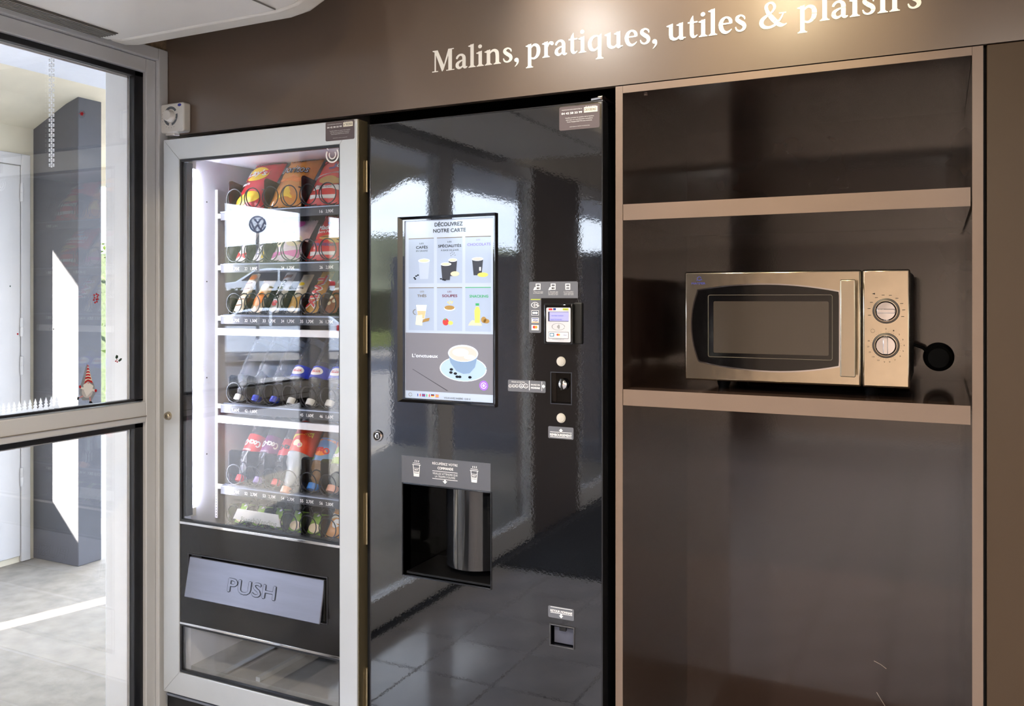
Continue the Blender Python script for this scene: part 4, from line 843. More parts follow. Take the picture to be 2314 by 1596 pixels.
for r in (.0022, .004, .0058, .0076): mb.flat([(x-.003, YR-.0009, z) for x, z in ringseg(ccx-.0018, ccz, r, r+.0007, -42, 42, 10)])
mb.build('contactless_symbol', M_blackmatt, face, fix=False)
rfl('reader_cards', .09, .92, .10, .30, pm('cards_frame', (110, 110, 116), .4), 1, .001); rfl('reader_cards_field', .105, .905, .112, .288, pm('reader_grey2', (214, 214, 222), .35), 2, .001)
rfl('card_mark', .15, .33, .16, .26, pm('cb_green', (60, 120, 150), .4), 3); rfl('card_mark', .18, .30, .18, .24, M_wprint, 4)
mb = MB()
for q, (u) in enumerate((.475, .535)): mb.flat([(FR[0]+u*fw+x, YR-.0016-.0003*q, FR[1]+.215*fh+z) for x, z in ell(0, 0, .0024)], q)
mb.build('card_mark', [M_cardred, M_gold], face, fix=False)
rfl('card_mark', .68, .88, .15, .265, M_wprint, 3); rtx('VISA', .70, .86, .19, .04, M_vblue, 5); rtx('CONTACTLESS PAYMENT ONLY', .25, .75, .072, .018, M_blackmatt, 2)
# buttons
for y in (817, 945):
    c = onY(1268, y, YC); MB().lathe([(0, -.0035), (.0085, -.003), (.0098, -.0012), (.0112, -.0012), (.0115, .001)], (c.x, YC, c.z), 'y', 28, cap=False).build('round_button', pm('button_ivory', (206, 200, 190), .3, .2), CF)
# coin slot
mb = MB(); frame_rect(mb, CS, .002, YC-.0015, YC+.002); cslot = mb.build('coin_slot', pm('slot_frame', (74, 76, 84), .25, .5), CF)
boxo('slot_pocket', M_pianobl, cslot, CS[0], CS[1], YC+.016, YC+.018, CS[2], CS[3])
cc = ((CS[0]+CS[1])/2, CS[2]+.62*(CS[3]-CS[2]))
MB().lathe([(0, -.012), (.006, -.011), (.0115, -.007), (.0135, 0)], (cc[0], YC+.012, cc[1]), 'y', 28, cap=False).build('coin_guide', M_chrome, cslot)
boxo('coin_gap', M_blackmatt, cslot, cc[0]-.0012, cc[0]+.0026, YC-.0015, YC+.01, cc[1]-.0125, cc[1]+.0125)
# labels
def label_plate(R_, name='label'): return plate(name, R_, YC-.0006, YC, M_grey, CF, .003)
R_ = wr(1148, 858, 1233, 884, YC); lb = label_plate(R_, 'coin_label')
tpx('coin_lettering', 'PIÈCES ACCEPTÉES', M_wprint, lb, 1156, 1186, 864.5, 3.2, YP)
for cx_, r, s_ in ((1153, 3.6, '10'), (1160.6, 3.6, '20'), (1168, 3.8, '50'), (1178, 5.2, '1'), (1188, 5.4, '2')):
    fpr('coin_symbol', [[(cx_+a*r, 872.5+b*r) for a, b in ringseg(0, 0, .72, 1, 0, 360)]], M_wprint, lb, YP, cx_); tpx('coin_lettering', s_, M_wprint, lb, cx_-r*.4, cx_+r*.4, 874, 2.6, YP)
fpr('coin_rule', [rect(1195.5, 861, 1197, 883), rect(1224, 862, 1225, 883)], M_wprint, lb, YP, 1210); tpx('coin_lettering', 'PAYEZ EN', M_wprint, lb, 1200, 1220, 871.5, 3.8, YP, .15); tpx('coin_lettering', 'MONNAIE', M_wprint, lb, 1200, 1220, 878.5, 4.2, YP, .35)
fpr('arrow', [[(1225, 871), (1228, 871), (1228, 868), (1232, 873.5), (1228, 879), (1228, 876), (1225, 876)]], M_wprint, lb, YP, 1228)
R_ = wr(1239, 963, 1296, 990, YC); lb = label_plate(R_, 'refund_label'); tpx('refund_lettering', 'REMBOURSEMENT', M_wprint, lb, 1243, 1292, 984.5, 5.6, YP, .3)
fpr('refund_rule', [rect(1243, 977, 1292, 978.2), rect(1243, 988.2, 1292, 989.4), [(1265, 978), (1265, 974), (1262.5, 974), (1267.5, 969), (1272.5, 974), (1270, 974), (1270, 978)]], M_wprint, lb, YP, 1268)
R_ = wr(1239, 1368, 1297, 1394, YC); lb = label_plate(R_, 'change_label'); tpx('change_lettering', 'RETOUR MONNAIE', M_wprint, lb, 1244, 1293, 1381.5, 5, YP, .3)
fpr('change_rule', [rect(1244, 1374.5, 1293, 1375.8), rect(1244, 1387, 1293, 1388.3), [(1266, 1388), (1270, 1388), (1270, 1392), (1273, 1392), (1268, 1398), (1263, 1392), (1266, 1392)]], M_wprint, lb, YP, 1268)
# coin return pocket
mb = MB(); frame_rect(mb, RT, .003, YC-.003, YC+.002); cret = mb.build('coin_return', pm('return_frame', (84, 84, 88), .3, .5), CF, .0008)
boxo('return_pocket', M_blackmatt, cret, RT[0], RT[1], YC+.033, YC+.036, RT[2], RT[3]); boxo('return_flap', pm('flap_slate', (82, 84, 98), .35), cret, RT[0]+.004, RT[1]-.001, YC+.010, YC+.013, RT[2]+.002, RT[3]-.006, .001)
boxo('return_latch', M_pianobl, cret, (RT[0]+RT[1])/2-.008, (RT[0]+RT[1])/2+.008, YC+.002, YC+.012, RT[3]-.011, RT[3]-.002)
# lock
c = onY(855, 985, YC); lk = MB().lathe([(0, -.006), (.010, -.006), (.0135, -.004), (.0150, 0), (.0150, .001)], (c.x, YC, c.z), 'y', 32, cap=False).build('door_lock', M_chrome, CF); 
MB().lathe([(.0105, -.0066), (.0075, -.0066), (.0075, -.005)], (c.x, YC, c.z), 'y', 28, cap=False).build('lock_ring', M_blackmatt, lk); boxo('key_slot', M_blackmatt, lk, c.x-.0012, c.x+.0012, YC-.0072, YC-.0058, c.z-.005, c.z+.005)
# cup band
R_ = wr(908, 1029, 1109, 1086, YC); band = plate('cup_band', (R_[0], R_[1], CR[3]+.004, R_[3]), YC-.0008, YC, pm('band_grey', (92, 94, 102), .35, var=.02), CF)
YBn = YC-.0011
tpx('cup_lettering', 'RÉCUPÉREZ VOTRE', M_wprint, band, 977, 1034, 1049.5, 5.6, YBn, .1); tpx('cup_lettering', 'COMMANDE', M_wprint, band, 989, 1024, 1060.5, 5.8, YBn, .3)
tpx('cup_lettering', 'VEUILLEZ ATTENDRE QUE', M_wprint, band, 977.5, 1034, 1071.5, 4.6, YBn); tpx('cup_lettering', 'LA TRAPPE S’OUVRE', M_wprint, band, 983, 1028.5, 1078.5, 4.4, YBn)
kb = mpp(1005, YC)
fpr('cup_rule', [rect(977, 1066.2, 1034, 1067.4), rect(977, 1083.6, 1034, 1084.8), [(1003.5, 1084), (1007.5, 1084), (1007.5, 1088), (1011, 1088), (1005.5, 1094), (1000, 1088), (1003.5, 1088)]], M_wprint, band, YBn, 1005)
for cx_, cy_ in ((941, 1062), (1071.5, 1075.5)):
    fpr('hot_drink_symbol', [[(cx_-9.5, cy_-12), (cx_+9.5, cy_-12), (cx_+9.5, cy_-10.6), (cx_-9.5, cy_-10.6)], [(cx_-8, cy_-15.5), (cx_+8, cy_-15.5), (cx_+8, cy_-14.3), (cx_-8, cy_-14.3)], [(cx_-8, cy_-11), (cx_-6.6, cy_-11), (cx_-5, cy_+15), (cx_-6.2, cy_+15)], [(cx_+8, cy_-11), (cx_+6.6, cy_-11), (cx_+5, cy_+15), (cx_+6.2, cy_+15)], rect(cx_-6, cy_+14, cx_+6, cy_+15.2), rect(cx_-5.5, cy_+8, cx_+5.5, cy_+14), rect(cx_-7, cy_-4, cx_+7, cy_-3)]
        +[[(cx_+q, cy_-17.5), (cx_+q+.9, cy_-17.5), (cx_+q+2, cy_-20), (cx_+q+1, cy_-22.5), (cx_+q, cy_-20)] for q in (-4, 0, 4)], M_wprint, band, YBn, cx_)
    tpx('hot_drink_lettering', 'HOT', M_wprint, band, cx_-4, cx_+4, cy_+1.2, 3.2, YBn, .3); tpx('hot_drink_lettering', 'DRINK', M_wprint, band, cx_-6, cx_+6, cy_+6.4, 3.4, YBn, .35)
# cup recess
mb = MB(); frame_rect(mb, CR, .0028, YC-.003, YC+.002); rec = mb.build('recess_frame', pm('recess_frame', (46, 48, 54), .2, .5), CF, .0012)
yb_ = YC+.17
mb = MB(); x0, x1, z0, z1 = CR
mb.flat([(x0, YC+.003, z0), (x0, yb_, z0), (x0, yb_, z1), (x0, YC+.003, z1)]); mb.flat([(x1, YC+.003, z0), (x1, yb_, z0), (x1, yb_, z1), (x1, YC+.003, z1)]); mb.flat([(x0, yb_, z0), (x1, yb_, z0), (x1, yb_, z1), (x0, yb_, z1)]); mb.flat([(x0, YC+.003, z1), (x1, YC+.003, z1), (x1, yb_, z1), (x0, yb_, z1)]); mb.flat([(x0, YC+.003, z0), (x1, YC+.003, z0), (x1, yb_, z0), (x0, yb_, z0)])
mb.build('cup_recess', M_pianobl, rec)
ccx, ccy, cr_ = x0+.62*(x1-x0), YC+.115, .083
mb = MB()
pts = [(ccx+cr_*math.cos(math.radians(a)), ccy+cr_*math.sin(math.radians(a))) for a in range(170, 341, 6)]; pts = [p for p in pts if p[0] < x1-.001 and p[1] > YC+.004]
inn = [(ccx+(p[0]-ccx)*.96, ccy+(p[1]-ccy)*.96) for p in pts]
for (P_, fl_) in ((pts, 1), (inn, 0)):
    n = len(P_); mb.add([(p[0], p[1], z0+.022) for p in P_]+[(p[0], p[1], z1-.001) for p in P_], [(i, i+1, n+i+1, n+i) for i in range(n-1)], 0, True)
n = len(pts); mb.add([(p[0], p[1], z0+.022) for p in pts]+[(p[0], p[1], z0+.022) for p in inn], [(i, i+1, n+i+1, n+i) for i in range(n-1)])
mb.build('curved_shutter', pm('smoked_shutter', (26, 27, 30), .07, var=.1, spec=.9), rec)
boxo('shutter_edge', M_chrome, rec, pts[0][0]-.002, pts[0][0]+.002, pts[0][1]-.003, pts[0][1]+.003, z0+.022, z1-.001)
boxo('cup_stand', M_black, rec, x0+.004, x1-.002, YC+.01, yb_-.002, z0+.001, z0+.006)
# ================================================================== SNACK MACHINE
YS = 1.85
sx0, sx1 = onY(369.5, 0, YS).x, onY(807, 0, YS).x
gx0, gx1 = onY(405, 0, YS).x, onY(767, 0, YS).x
SZ0, SZ1, GZ0, GZ1 = 0.217, 1.834, 0.2835, 1.773
UZ0, PZ1, PZ0, LZ1 = 0.723, 0.714, 0.431, 0.424
SM = thing('snack_vending_machine', 'silver framed glass front snack and drink vending machine', 'vending machine', ((sx0+sx1)/2, 2.2, 0))
for nm, P_ in (('frame_rail', [(sx0, SZ0), (sx0, SZ1), (gx0, GZ1), (gx0, GZ0)]), ('frame_rail', [(sx1, SZ0), (gx1, GZ0), (gx1, GZ1), (sx1, SZ1)]), ('frame_rail', [(sx0, SZ1), (sx1, SZ1), (gx1, GZ1), (gx0, GZ1)]), ('frame_rail', [(sx0, SZ0), (gx0, GZ0), (gx1, GZ0), (sx1, SZ0)])):
    MB().prism(P_, 'y', YS, YS+.012).build(nm, M_silver, SM, .0015)
boxo('door_side', M_bronze, SM, sx1-.006, sx1-.0002, YS+.012, YS+.046, SZ0, SZ1); boxo('door_side', M_bronze, SM, sx0+.0002, sx0+.006, YS+.012, YS+.046, SZ0, SZ1)
boxo('side_groove', pm('groove_gold', (176, 160, 120), .25, .8), SM, sx1-.0004, sx1+.0006, YS+.006, YS+.010, SZ0, SZ1)
for (y0_, y1_) in ((362, 436), (712, 800), (1112, 1232), (1508, 1600)):
    za, zb = onX(826, y1_, sx1).z, onX(826, y0_, sx1).z
    hg = MB().lathe([(0, za), (.0035, za+.002), (.0035, zb-.002), (0, zb)], (sx1+.003, YS+.038, 0), n=10, cap=False).build('hinge', pm('hinge_brass', (168, 156, 130), .35, .8), SM)
mb = MB(); frame_rect(mb, (gx0+.006, gx1-.004, UZ0+.006, GZ1-.007), .007, YS+.003, YS+.014); mb.build('glass_gasket', M_gask, SM)
boxo('front_glass', G_snack, SM, gx0+.004, gx1-.002, YS+.0066, YS+.0106, UZ0+.003, GZ1-.004)
boxo('chrome_strip', M_chrome, SM, gx0, gx1, YS+.001, YS+.012, PZ1+.001, UZ0, .001)
boxo('lower_strip', M_chrome, SM, gx0, gx1, YS+.001, YS+.012, LZ1, PZ0, .001)
FX0, FX1, FZ0, FZ1 = -1.9434, -1.459, .515, .625
pnl = holed(MB(), gx0, gx1, PZ0, PZ1, YS+.003, YS+.012, [(FX0-.004, FX1+.006, FZ0-.004, FZ1+.006)]).build('delivery_panel', M_panelblk, SM)
mb = MB(); frame_rect(mb, (FX0-.004, FX1+.006, FZ0-.004, FZ1+.006), .003, YS+.0005, YS+.004); mb.build('flap_surround', pm('surround_dark', (70, 70, 76), .3, .6), pnl, .0008)
boxo('flap_recess', M_blackmatt, pnl, FX0-.004, FX1+.006, YS+.05, YS+.052, FZ0-.004, FZ1+.006)
mb = MB(); YF = YS-.0205
mb.add([(FX0, YS+.001, FZ1), (FX1, YS+.001, FZ1), (FX1, YF, FZ0), (FX0, YF, FZ0), (FX0, YS+.006, FZ1), (FX1, YS+.006, FZ1), (FX1, YF+.006, FZ0), (FX0, YF+.006, FZ0)], [(0, 3, 2, 1), (4, 5, 6, 7), (0, 1, 5, 4), (3, 7, 6, 2), (0, 4, 7, 3), (1, 2, 6, 5)])
flap = mb.build('push_flap', M_flap, pnl, .002, 3)
boxo('flap_cheek', M_blackmatt, pnl, FX1+.0005, FX1+.004, YS-.004, YS+.05, FZ0+.004, FZ1)
def FL(x, z, o=.0): # point on the tilted flap front
    t = (z-FZ0)/(FZ1-FZ0); return (x, YF+(YS+.001-YF)*t-.0007-o, z)
za = .553; xa, xb = onY(516, 0, YS-.01).x, onY(622, 0, YS-.01).x
M_emb = pm('embossed_dark', (24, 25, 32), .4, .5)
text('push_lettering', 'PUSH', M_emb, flap, lambda x, z: FL(x+.0006, z-.0006), xa, xb, za, .037, .0026)  # dark shifted copy paints the shade around the raised letters
text('push_lettering', 'PUSH', M_flap, flap, lambda x, z: FL(x, z, .0006), xa, xb, za, .037, .0006)
boxo('lower_glass', G_snack, SM, gx0+.003, gx1-.002, YS+.0066, YS+.0106, GZ0+.004, LZ1-.003)
mb = MB(); frame_rect(mb, (gx0+.006, gx1-.004, GZ0+.008, LZ1-.006), .007, YS+.003, YS+.014); mb.build('glass_gasket', M_gask, SM)
boxo('plinth', M_black, SM, sx0+.006, sx1-.006, YS+.012, 2.60, 0.03, SZ0-.002); boxo('plinth_edge', pm('plinth_line', (150, 156, 170), .3, .6), SM, sx0+.004, sx1-.004, YS+.008, YS+.012, SZ0-.014, SZ0-.008)
for x in (sx0+.06, sx1-.06):
    for y in (YS+.1, 2.5): MB().lathe([(0, 0), (.022, 0), (.018, .015), (.01, .03)], (x, y, 0), n=12).build('foot', M_black, SM)
c = onY(381, 940, YS); lk = MB().lathe([(0, -.010), (.0085, -.010), (.0105, -.008), (.0125, -.002), (.0128, .0)], (c.x, YS, c.z), 'y', 28, cap=False).build('door_lock', M_steel2, SM); boxo('key_slot', M_blackmatt, lk, c.x-.0009, c.x+.0009, YS-.0108, YS-.0098, c.z-.0045, c.z+.0045)
# cabinet shell
IX0, IX1, IYB = -1.986, -1.432, 2.60
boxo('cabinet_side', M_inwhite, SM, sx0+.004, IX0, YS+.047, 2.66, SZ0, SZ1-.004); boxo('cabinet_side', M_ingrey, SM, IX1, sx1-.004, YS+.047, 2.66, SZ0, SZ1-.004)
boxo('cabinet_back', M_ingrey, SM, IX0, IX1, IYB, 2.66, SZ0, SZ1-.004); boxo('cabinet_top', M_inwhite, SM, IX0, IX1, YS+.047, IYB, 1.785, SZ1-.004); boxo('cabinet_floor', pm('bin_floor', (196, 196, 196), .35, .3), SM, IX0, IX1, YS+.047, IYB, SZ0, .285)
boxo('bin_ceiling', M_ingrey, SM, IX0, IX1, YS+.06, IYB, .640, .648); boxo('bin_rib', M_silver, SM, -1.74, -1.725, YS+.05, 2.3, .2855, .298)
boxo('led_housing', M_gask, SM, IX0, IX0+.018, YS+.013, YS+.036, .735, 1.765); boxo('led_bar', M_led, SM, IX0+.003, IX0+.011, YS+.0365, YS+.043, .745, 1.76)
for z in (.742, 1.762): boxo('led_clip', M_wplast, SM, IX0+.001, IX0+.017, YS+.0362, YS+.05, z-.012, z+.012)
rl = boxo('tray_rail', M_inwhite, SM, IX0+.0005, IX0+.010, 1.992, 1.998, .70, 1.70)
mb = MB()
for k in range(118): mb.box(IX0+.004, IX0+.0062, 1.9915, 1.9922, .705+k*.0084, .7085+k*.0084)
mb.build('rail_hole', M_blackmatt, rl)
for z in (.90, 1.13, 1.42, 1.66): MB().lathe([(0, 0), (.0022, 0), (.0022, .001), (0, .001)], (IX0, 1.958, z), 'x', 10, cap=False).build('rivet', M_gask, SM)
# trays
LW = .069
def LX(i): return -1.888+LW*i
def EX(i): return -1.9225+LW*i
M_tray = pm('tray_dark_metal', (44, 46, 52), .4, .3); M_strip = pm('price_strip', (34, 36, 44), .35); M_divider = pm('divider_black', (22, 20, 24), .22, var=.1); M_coil = pm('coil_black', (22, 24, 30), .3, .4)
def coil_mesh():
    mb = MB(); r = .0295; n = 26; T = 5
    mb.tube([(r*math.cos(2*math.pi*k/n+1.9), -.004+(0 if k < n else .044*(k-n)/n), r*math.sin(2*math.pi*k/n+1.9)) for k in range(n*T+1)], .0017, 6); return mb
coil0 = [None]
rows = [(1.632, (0, 2, 4, 6), .092, [(5, '16', '3,90€')]),
        (1.475, (0, 1, 2, 4, 6), .060, [(0, '21', '1,70€'), (1, '22', '1,80€'), (3, '24', '1,70€'), (5, '26', '2,00€')]),
        (1.322, (0, 1, 2, 3, 4, 5, 6), .050, [(0, '31', '1,70€'), (1, '32', '1,50€'), (2, '33', '1,70€'), (3, '34', '1,70€'), (4, '35', '1,70€'), (5, '36', '1,70€')]),
        (1.056, (0, 1, 2, 3, 4, 5, 6), .082, [(0, '41', '1,60€'), (1, '42', '1,60€'), (4, '45', '1,60€'), (5, '46', '1,60€')]),
        (0.812, (0, 1, 2, 3, 4, 5, 6), .100, [(0, '51', '2,70€'), (1, '52', '2,70€'), (2, '53', '2,70€'), (3, '54', '2,70€'), (4, '55', '2,70€'), (5, '56', '2,80€')]),
        (0.690, (0, 1, 2, 3, 4, 5, 6), .060, [])]
TRAYS = []
for ri, (zf, eds, dh, tags) in enumerate(rows):
    tr_ = boxo('tray', M_tray, SM, -1.938, IX1-.012, 1.978, 2.50, zf-.005, zf)
    sp_ = boxo('price_strip', M_strip, tr_, -1.938, IX1-.012, 1.966, 1.972, zf-.029, zf-.006, .0006); boxo('tray_hook', M_wplast, tr_, -1.9745, -1.9385, 1.986, 1.9915, zf-.020, zf-.006)
    boxo('strip_lip', pm('lip_clear', (150, 160, 182), .15, .3), tr_, -1.938, IX1-.012, 1.9645, 1.9785, zf-.006, zf-.003)
    for ei in eds:
        x = EX(ei)
        MB().prism([(1.984, zf), (1.984, zf+dh-.008), (1.988, zf+dh-.002), (1.996, zf+dh), (2.06, zf+dh-.012), (2.36, zf+dh*.5), (2.44, zf)], 'x', x-.0008, x+.0008).build('divider', M_divider, tr_)
    for li in range(6):
        if coil0[0] is None: o = coil_mesh().build('coil', M_coil, None); coil0[0] = o
        else: o = coil0[0].copy(); COL.objects.link(o)
        o.parent = tr_; o.location = Vector((LX(li), 1.974, zf+.033))-SM.location
    for (li, a_, b_) in tags:
        x = LX(li); f = lambda p, q: (p, 1.9655, q)
        text('price_lettering', a_, M_wprint, tr_, f, x-.024, x-.013, zf-.0225, .0092, .0003); text('price_lettering', b_, M_wprint, tr_, f, x-.002, x+.024, zf-.0225, .0092, .0003)
    if ri in (2, 3): boxo('light_rail', pm('white_rail', (240, 240, 246), .3), tr_, IX0+.011, IX1-.011, 1.985, 2.0, zf-.064, zf-.043, .001)
# maker plate on the lowest tray
mpP = [(537, 1150), (629, 1164), (634, 1192), (527, 1172)]
mb = MB(); mb.prism([(onY(x, 0, 1.95).x, onY(x, y, 1.95).z) for x, y in mpP], 'y', 1.949, 1.9515); pl_ = mb.build('maker_plate', pm('plate_white', (214, 216, 216), .4), SM)
a_ = onY(546, 1176, 1.9485); text('maker_lettering', 'BianchiVending', pm('plate_grey_ink', (150, 158, 150), .5), pl_, lambda x, z: (x, 1.9485, z), onY(545, 0, 1.9485).x, onY(625, 0, 1.9485).x, a_.z-.004, .016)
# delivery pictogram on the glass (upper right)
c = onY(751, 350, YS+.006); mb = MB()
for r0, r1 in ((.0175, .0215), (.009, .012)): mb.flat([(c.x+x, YS+.006, c.z+z) for x, z in ringseg(0, 0, r0, r1, 150, 400, 24)])
mb.flat([(c.x-.03, YS+.006, c.z+.026), (c.x-.012, YS+.006, c.z+.012), (c.x-.02, YS+.006, c.z+.034)]); mb.build('glass_pictogram', M_wprint, SM, fix=False)
a = onY(736, 277, YS); b = onY(801, 268, YS); service(SM, (a.x, b.x, onY(736, 320, YS).z, a.z), YS, 'n°8283')
# ================================================================== PRODUCTS
TILT = math.radians(-35)
def prod(name, label, cat_, li, row, dy=0.0, lift=.003, group=None, dx=0.0):
    t = thing(name, label, cat_, (LX(li)+dx, 1.992+dy, rows[row][0]+lift), group, rot=(TILT, 0, 0)); t['_local'] = 1; return t
def rings(poly, k=4):
    cx_ = sum(p[0] for p in poly)/len(poly); cz_ = sum(p[1] for p in poly)/len(poly); vs = []; n = len(poly)
    for j in range(k): s_ = 1-j/k; vs += [(cx_+(x-cx_)*s_, cz_+(z-cz_)*s_) for x, z in poly]
    vs.append((cx_, cz_)); fs = []
    for j in range(k-1):
        for i in range(n): fs.append((j*n+i, j*n+(i+1) % n, (j+1)*n+(i+1) % n, (j+1)*n+i))
    for i in range(n): fs.append(((k-1)*n+i, (k-1)*n+(i+1) % n, k*n))
    return vs, fs
FOIL = {}
def foil(c): 
    if c not in FOIL: FOIL[c] = pm('foil_%02x%02x%02x' % c, c, .26, .0, var=.08, scale=60, bump=.35, bscale=55, coat=.3)
    return FOIL[c]
def bag(t, w, h, T, col, prints, seal=None, seed=1, wr_=.0022):
    rnd = random.Random(seed); ph = [rnd.uniform(0, 6) for _ in range(6)]
    def fy(x, z):
        u = min(1, abs(2*x/w)); v = min(1, abs(2*z/h-1)); b_ = max(0, 1-u**2.4)**.6*max(0, 1-v**3.5)**.75
        return -T*b_-wr_*b_**.5*(math.sin(60*x+ph[0]+25*z)*.5+math.sin(95*z+ph[1]-40*x)*.5)
    nu, nv = 12, 16; mb = MB()
    for sg_ in (1, -1):
        vs = []
        for j in range(nv+1):
            for i in range(nu+1):
                x, z = -w/2+w*i/nu, h*j/nv; pinch = 1-.05*math.sin(math.pi*j/nv); y = fy(x, z) if sg_ == 1 else -fy(x, z)*.8
                vs.append((x*pinch, y, z+(.0012*math.sin(i*2.1+ph[2]) if j in (0, nv) else 0)))
        mb.add(vs, [(j*(nu+1)+i, j*(nu+1)+i+1, (j+1)*(nu+1)+i+1, (j+1)*(nu+1)+i) for j in range(nv) for i in range(nu)], 0, True)
    body = mb.build('packet', foil(col), t, sharp=80); body['_local'] = 1
    mb = MB()
    for z0_, z1_ in ((0, .045*h), (.955*h, h)):
        for k in range(12): mb.box(-w/2+w*k/12+.0008, -w/2+w*(k+.55)/12, -.0016, .0016, z0_, z1_)
    mb.build('crimped_seal', foil(seal or col), body)
    for nm, kind_, data, mt_ in prints:
        f = lambda x, z, e=.0012: (x, fy(x, z)-e, z)
        if kind_ in 'tT':
            s_, x0_, x1_, zb_, hh, bold, rot = data; e_ = .0032 if kind_ == 't' else .0052
            if rot == 2: text(nm, s_, mt_, body, lambda a, b_: f(b_, h-a, e_), x0_, x1_, zb_, hh, bold)
            elif rot: # running up the packet
                text(nm, s_, mt_, body, lambda a, b_: f(-b_, a, .0030), x0_, x1_, zb_, hh, bold)
            else: text(nm, s_, mt_, body, lambda a, b_: f(a, b_, .0030), x0_, x1_, zb_, hh, bold)
        else:
            mb = MB(); lay = .0012
            for p in data:
                vs, fs = rings(p); mb.add([f(x, z, lay if kind_ == 'p' else .0020) for x, z in vs], fs)
            mb.build(nm, mt_, body, fix=False)
    return t
Wp = M_wprint; Yl = pm('print_yellow', (250, 214, 60), .4); Rd = pm('print_red', (204, 28, 36), .4); Bk = M_blackmatt; Bl = pm('print_blue', (46, 60, 150), .4); Og = pm('print_orange', (240, 140, 50), .4); Gn = pm('print_green', (120, 180, 60), .4); Gd = pm('print_gold', (214, 168, 80), .35); Br = pm('print_brown', (130, 82, 48), .45); Pk = pm('print_pink', (226, 110, 190), .4); Cr = pm('print_cream', (240, 226, 196), .5)
# --- top tray
t = prod('crisp_packet', 'red crisp packet with a yellow sun logo on the top tray', 'crisps', .5, 0)
bag(t, .122, .180, .026, (196, 30, 52), [('sun_logo', 'p', [ell(-.006, .118, .040, .030, 24)], Yl), ('logo_band', 'q', [[(-.050, .098), (.030, .118), (.036, .142), (-.044, .122)]], Rd), ('logo_lettering', 't', ("Lay's", -.040, .028, .110, .026, .0012, 0), Wp), ('flavour_lettering', 't', ('Nature', -.050, -.012, .072, .012, .0004, 0), Wp), ('crisp_picture', 'p', [ell(.005, .032, .036, .018), ell(-.028, .022, .022, .016)], Yl)], seed=2)
t = prod('tortilla_chip_packet', 'orange tortilla chip packet on the top tray between black dividers', 'crisps', 2.5, 0)
bag(t, .126, .182, .026, (226, 150, 62), [('logo_lettering', 't', ('Doritos', -.056, .046, .112, .030, .0022, 0), Bk), ('logo_face', 'T', ('Doritos', -.055, .045, .113, .028, .0006, 0), Wp), ('flame', 'p', [[(-.05, .09), (0, .105), (.045, .09), (.03, .075), (-.03, .078)]], Og), ('chip_picture', 'p', [[(-.03, .02), (.03, .02), (.0, .065)]], Yl)], seed=4)
t = prod('cake_packet', 'red packet of cakes at the right end of the top tray', 'cakes', 4.5, 0)
bag(t, .128, .170, .024, (222, 52, 44), [('boat_logo', 'p', [[(-.02, .126), (.012, .126), (.006, .118), (-.014, .118)], [(-.002, .128), (.010, .128), (-.002, .146)]], Bl), ('logo_lettering', 't', ('Cœur', .012, .05, .120, .022, .001, 0), Wp), ('stripe', 'p', [[(-.055, .092), (.055, .104), (.055, .107), (-.055, .095)]], Wp), ('cake_picture', 'p', [ell(.0, .076, .032, .014), ell(.024, .07, .026, .012)], Gd), ('white_box', 'p', [[(-.04, .040), (.05, .040), (.05, .058), (-.034, .058)], [(-.045, .014), (.045, .014), (.045, .026), (-.045, .026)]], Wp), ('box_lettering', 't', ('Saveur', -.02, .03, .045, .008, 0, 0), Bk)], seed=5)
# --- second tray
t = prod('sachet', 'slim white and red sachet at the left end of the second tray', 'snack', 0, 1)
bag(t, .040, .110, .010, (236, 232, 234), [('red_wave', 'p', [[(-.017, .012), (.017, .012), (.017, .030), (0, .022), (-.017, .034)]], Rd), ('mauve_band', 'p', [[(-.012, .045), (.014, .060), (.014, .075), (-.012, .060)]], pm('print_mauve', (190, 170, 200), .4))], seed=6)
t = prod('cereal_bar', 'white and yellow cereal bar with lettering up its side on the second tray', 'snack', 1, 1)
bag(t, .042, .165, .011, (236, 234, 230), [('yellow_edge', 'p', [[(.012, .01), (.019, .01), (.019, .155), (.012, .155)]], Yl), ('oval_panel', 'p', [[(-.010, .02), (.008, .02), (.008, .075), (-.010, .075)]], pm('print_slate', (70, 76, 100), .4)), ('name_lettering', 't', ('EAT', .024, .070, -.006, .012, .0006, 1), Wp), ('name_lettering', 't', ('NATURAL', .082, .150, -.007, .013, .0006, 1), pm('print_slate2', (60, 62, 70), .4))], seed=7)
t = prod('sweets_packet', 'pink and clear sweets packet in the middle of the second tray', 'sweets', 2.5, 1)
bag(t, .112, .150, .020, (240, 222, 236), [('pink_panel', 'p', [[(-.05, .008), (.05, .008), (.05, .034), (-.05, .026)], ell(-.004, .125, .030, .018)], Pk), ('sweets_picture', 'p', [ell(.018, .062, .026, .022), ell(-.030, .055, .014, .016)], Cr), ('face_lines', 'q', [ell(-.03, .05, .006, .004), ell(-.022, .062, .004, .004), ell(.006, .09, .005, .004)], Bk)], seed=8)
t = prod('madeleine_packet', 'red packet of chocolate madeleines at the right end of the second tray', 'cakes', 4.5, 1)
bag(t, .124, .165, .022, (214, 38, 40), [('boat_logo', 'p', [[(-.024, .124), (.010, .124), (.004, .115), (-.018, .115)]], Bl), ('sail', 'q', [[(-.006, .127), (.004, .127), (-.004, .144)]], Wp), ('name_lettering', 't', ('Madeleines', -.045, .05, .095, .017, .0008, 0), Wp), ('name_lettering', 't', ('Extra Moelleuses', -.042, .048, .083, .009, .0003, 0), Wp), ('cake_picture', 'p', [ell(.012, .066, .040, .010), ell(.030, .058, .022, .010)], Gd), ('cake_shadow', 'q', [ell(-.005, .068, .02, .003)], Br), ('stripe_lettering', 't', ('Tradition', -.045, .035, .036, .012, .0005, 0), Bl), ('white_box', 'p', [[(-.045, .010), (.045, .010), (.045, .022), (-.045, .022)]], Wp)], seed=9)
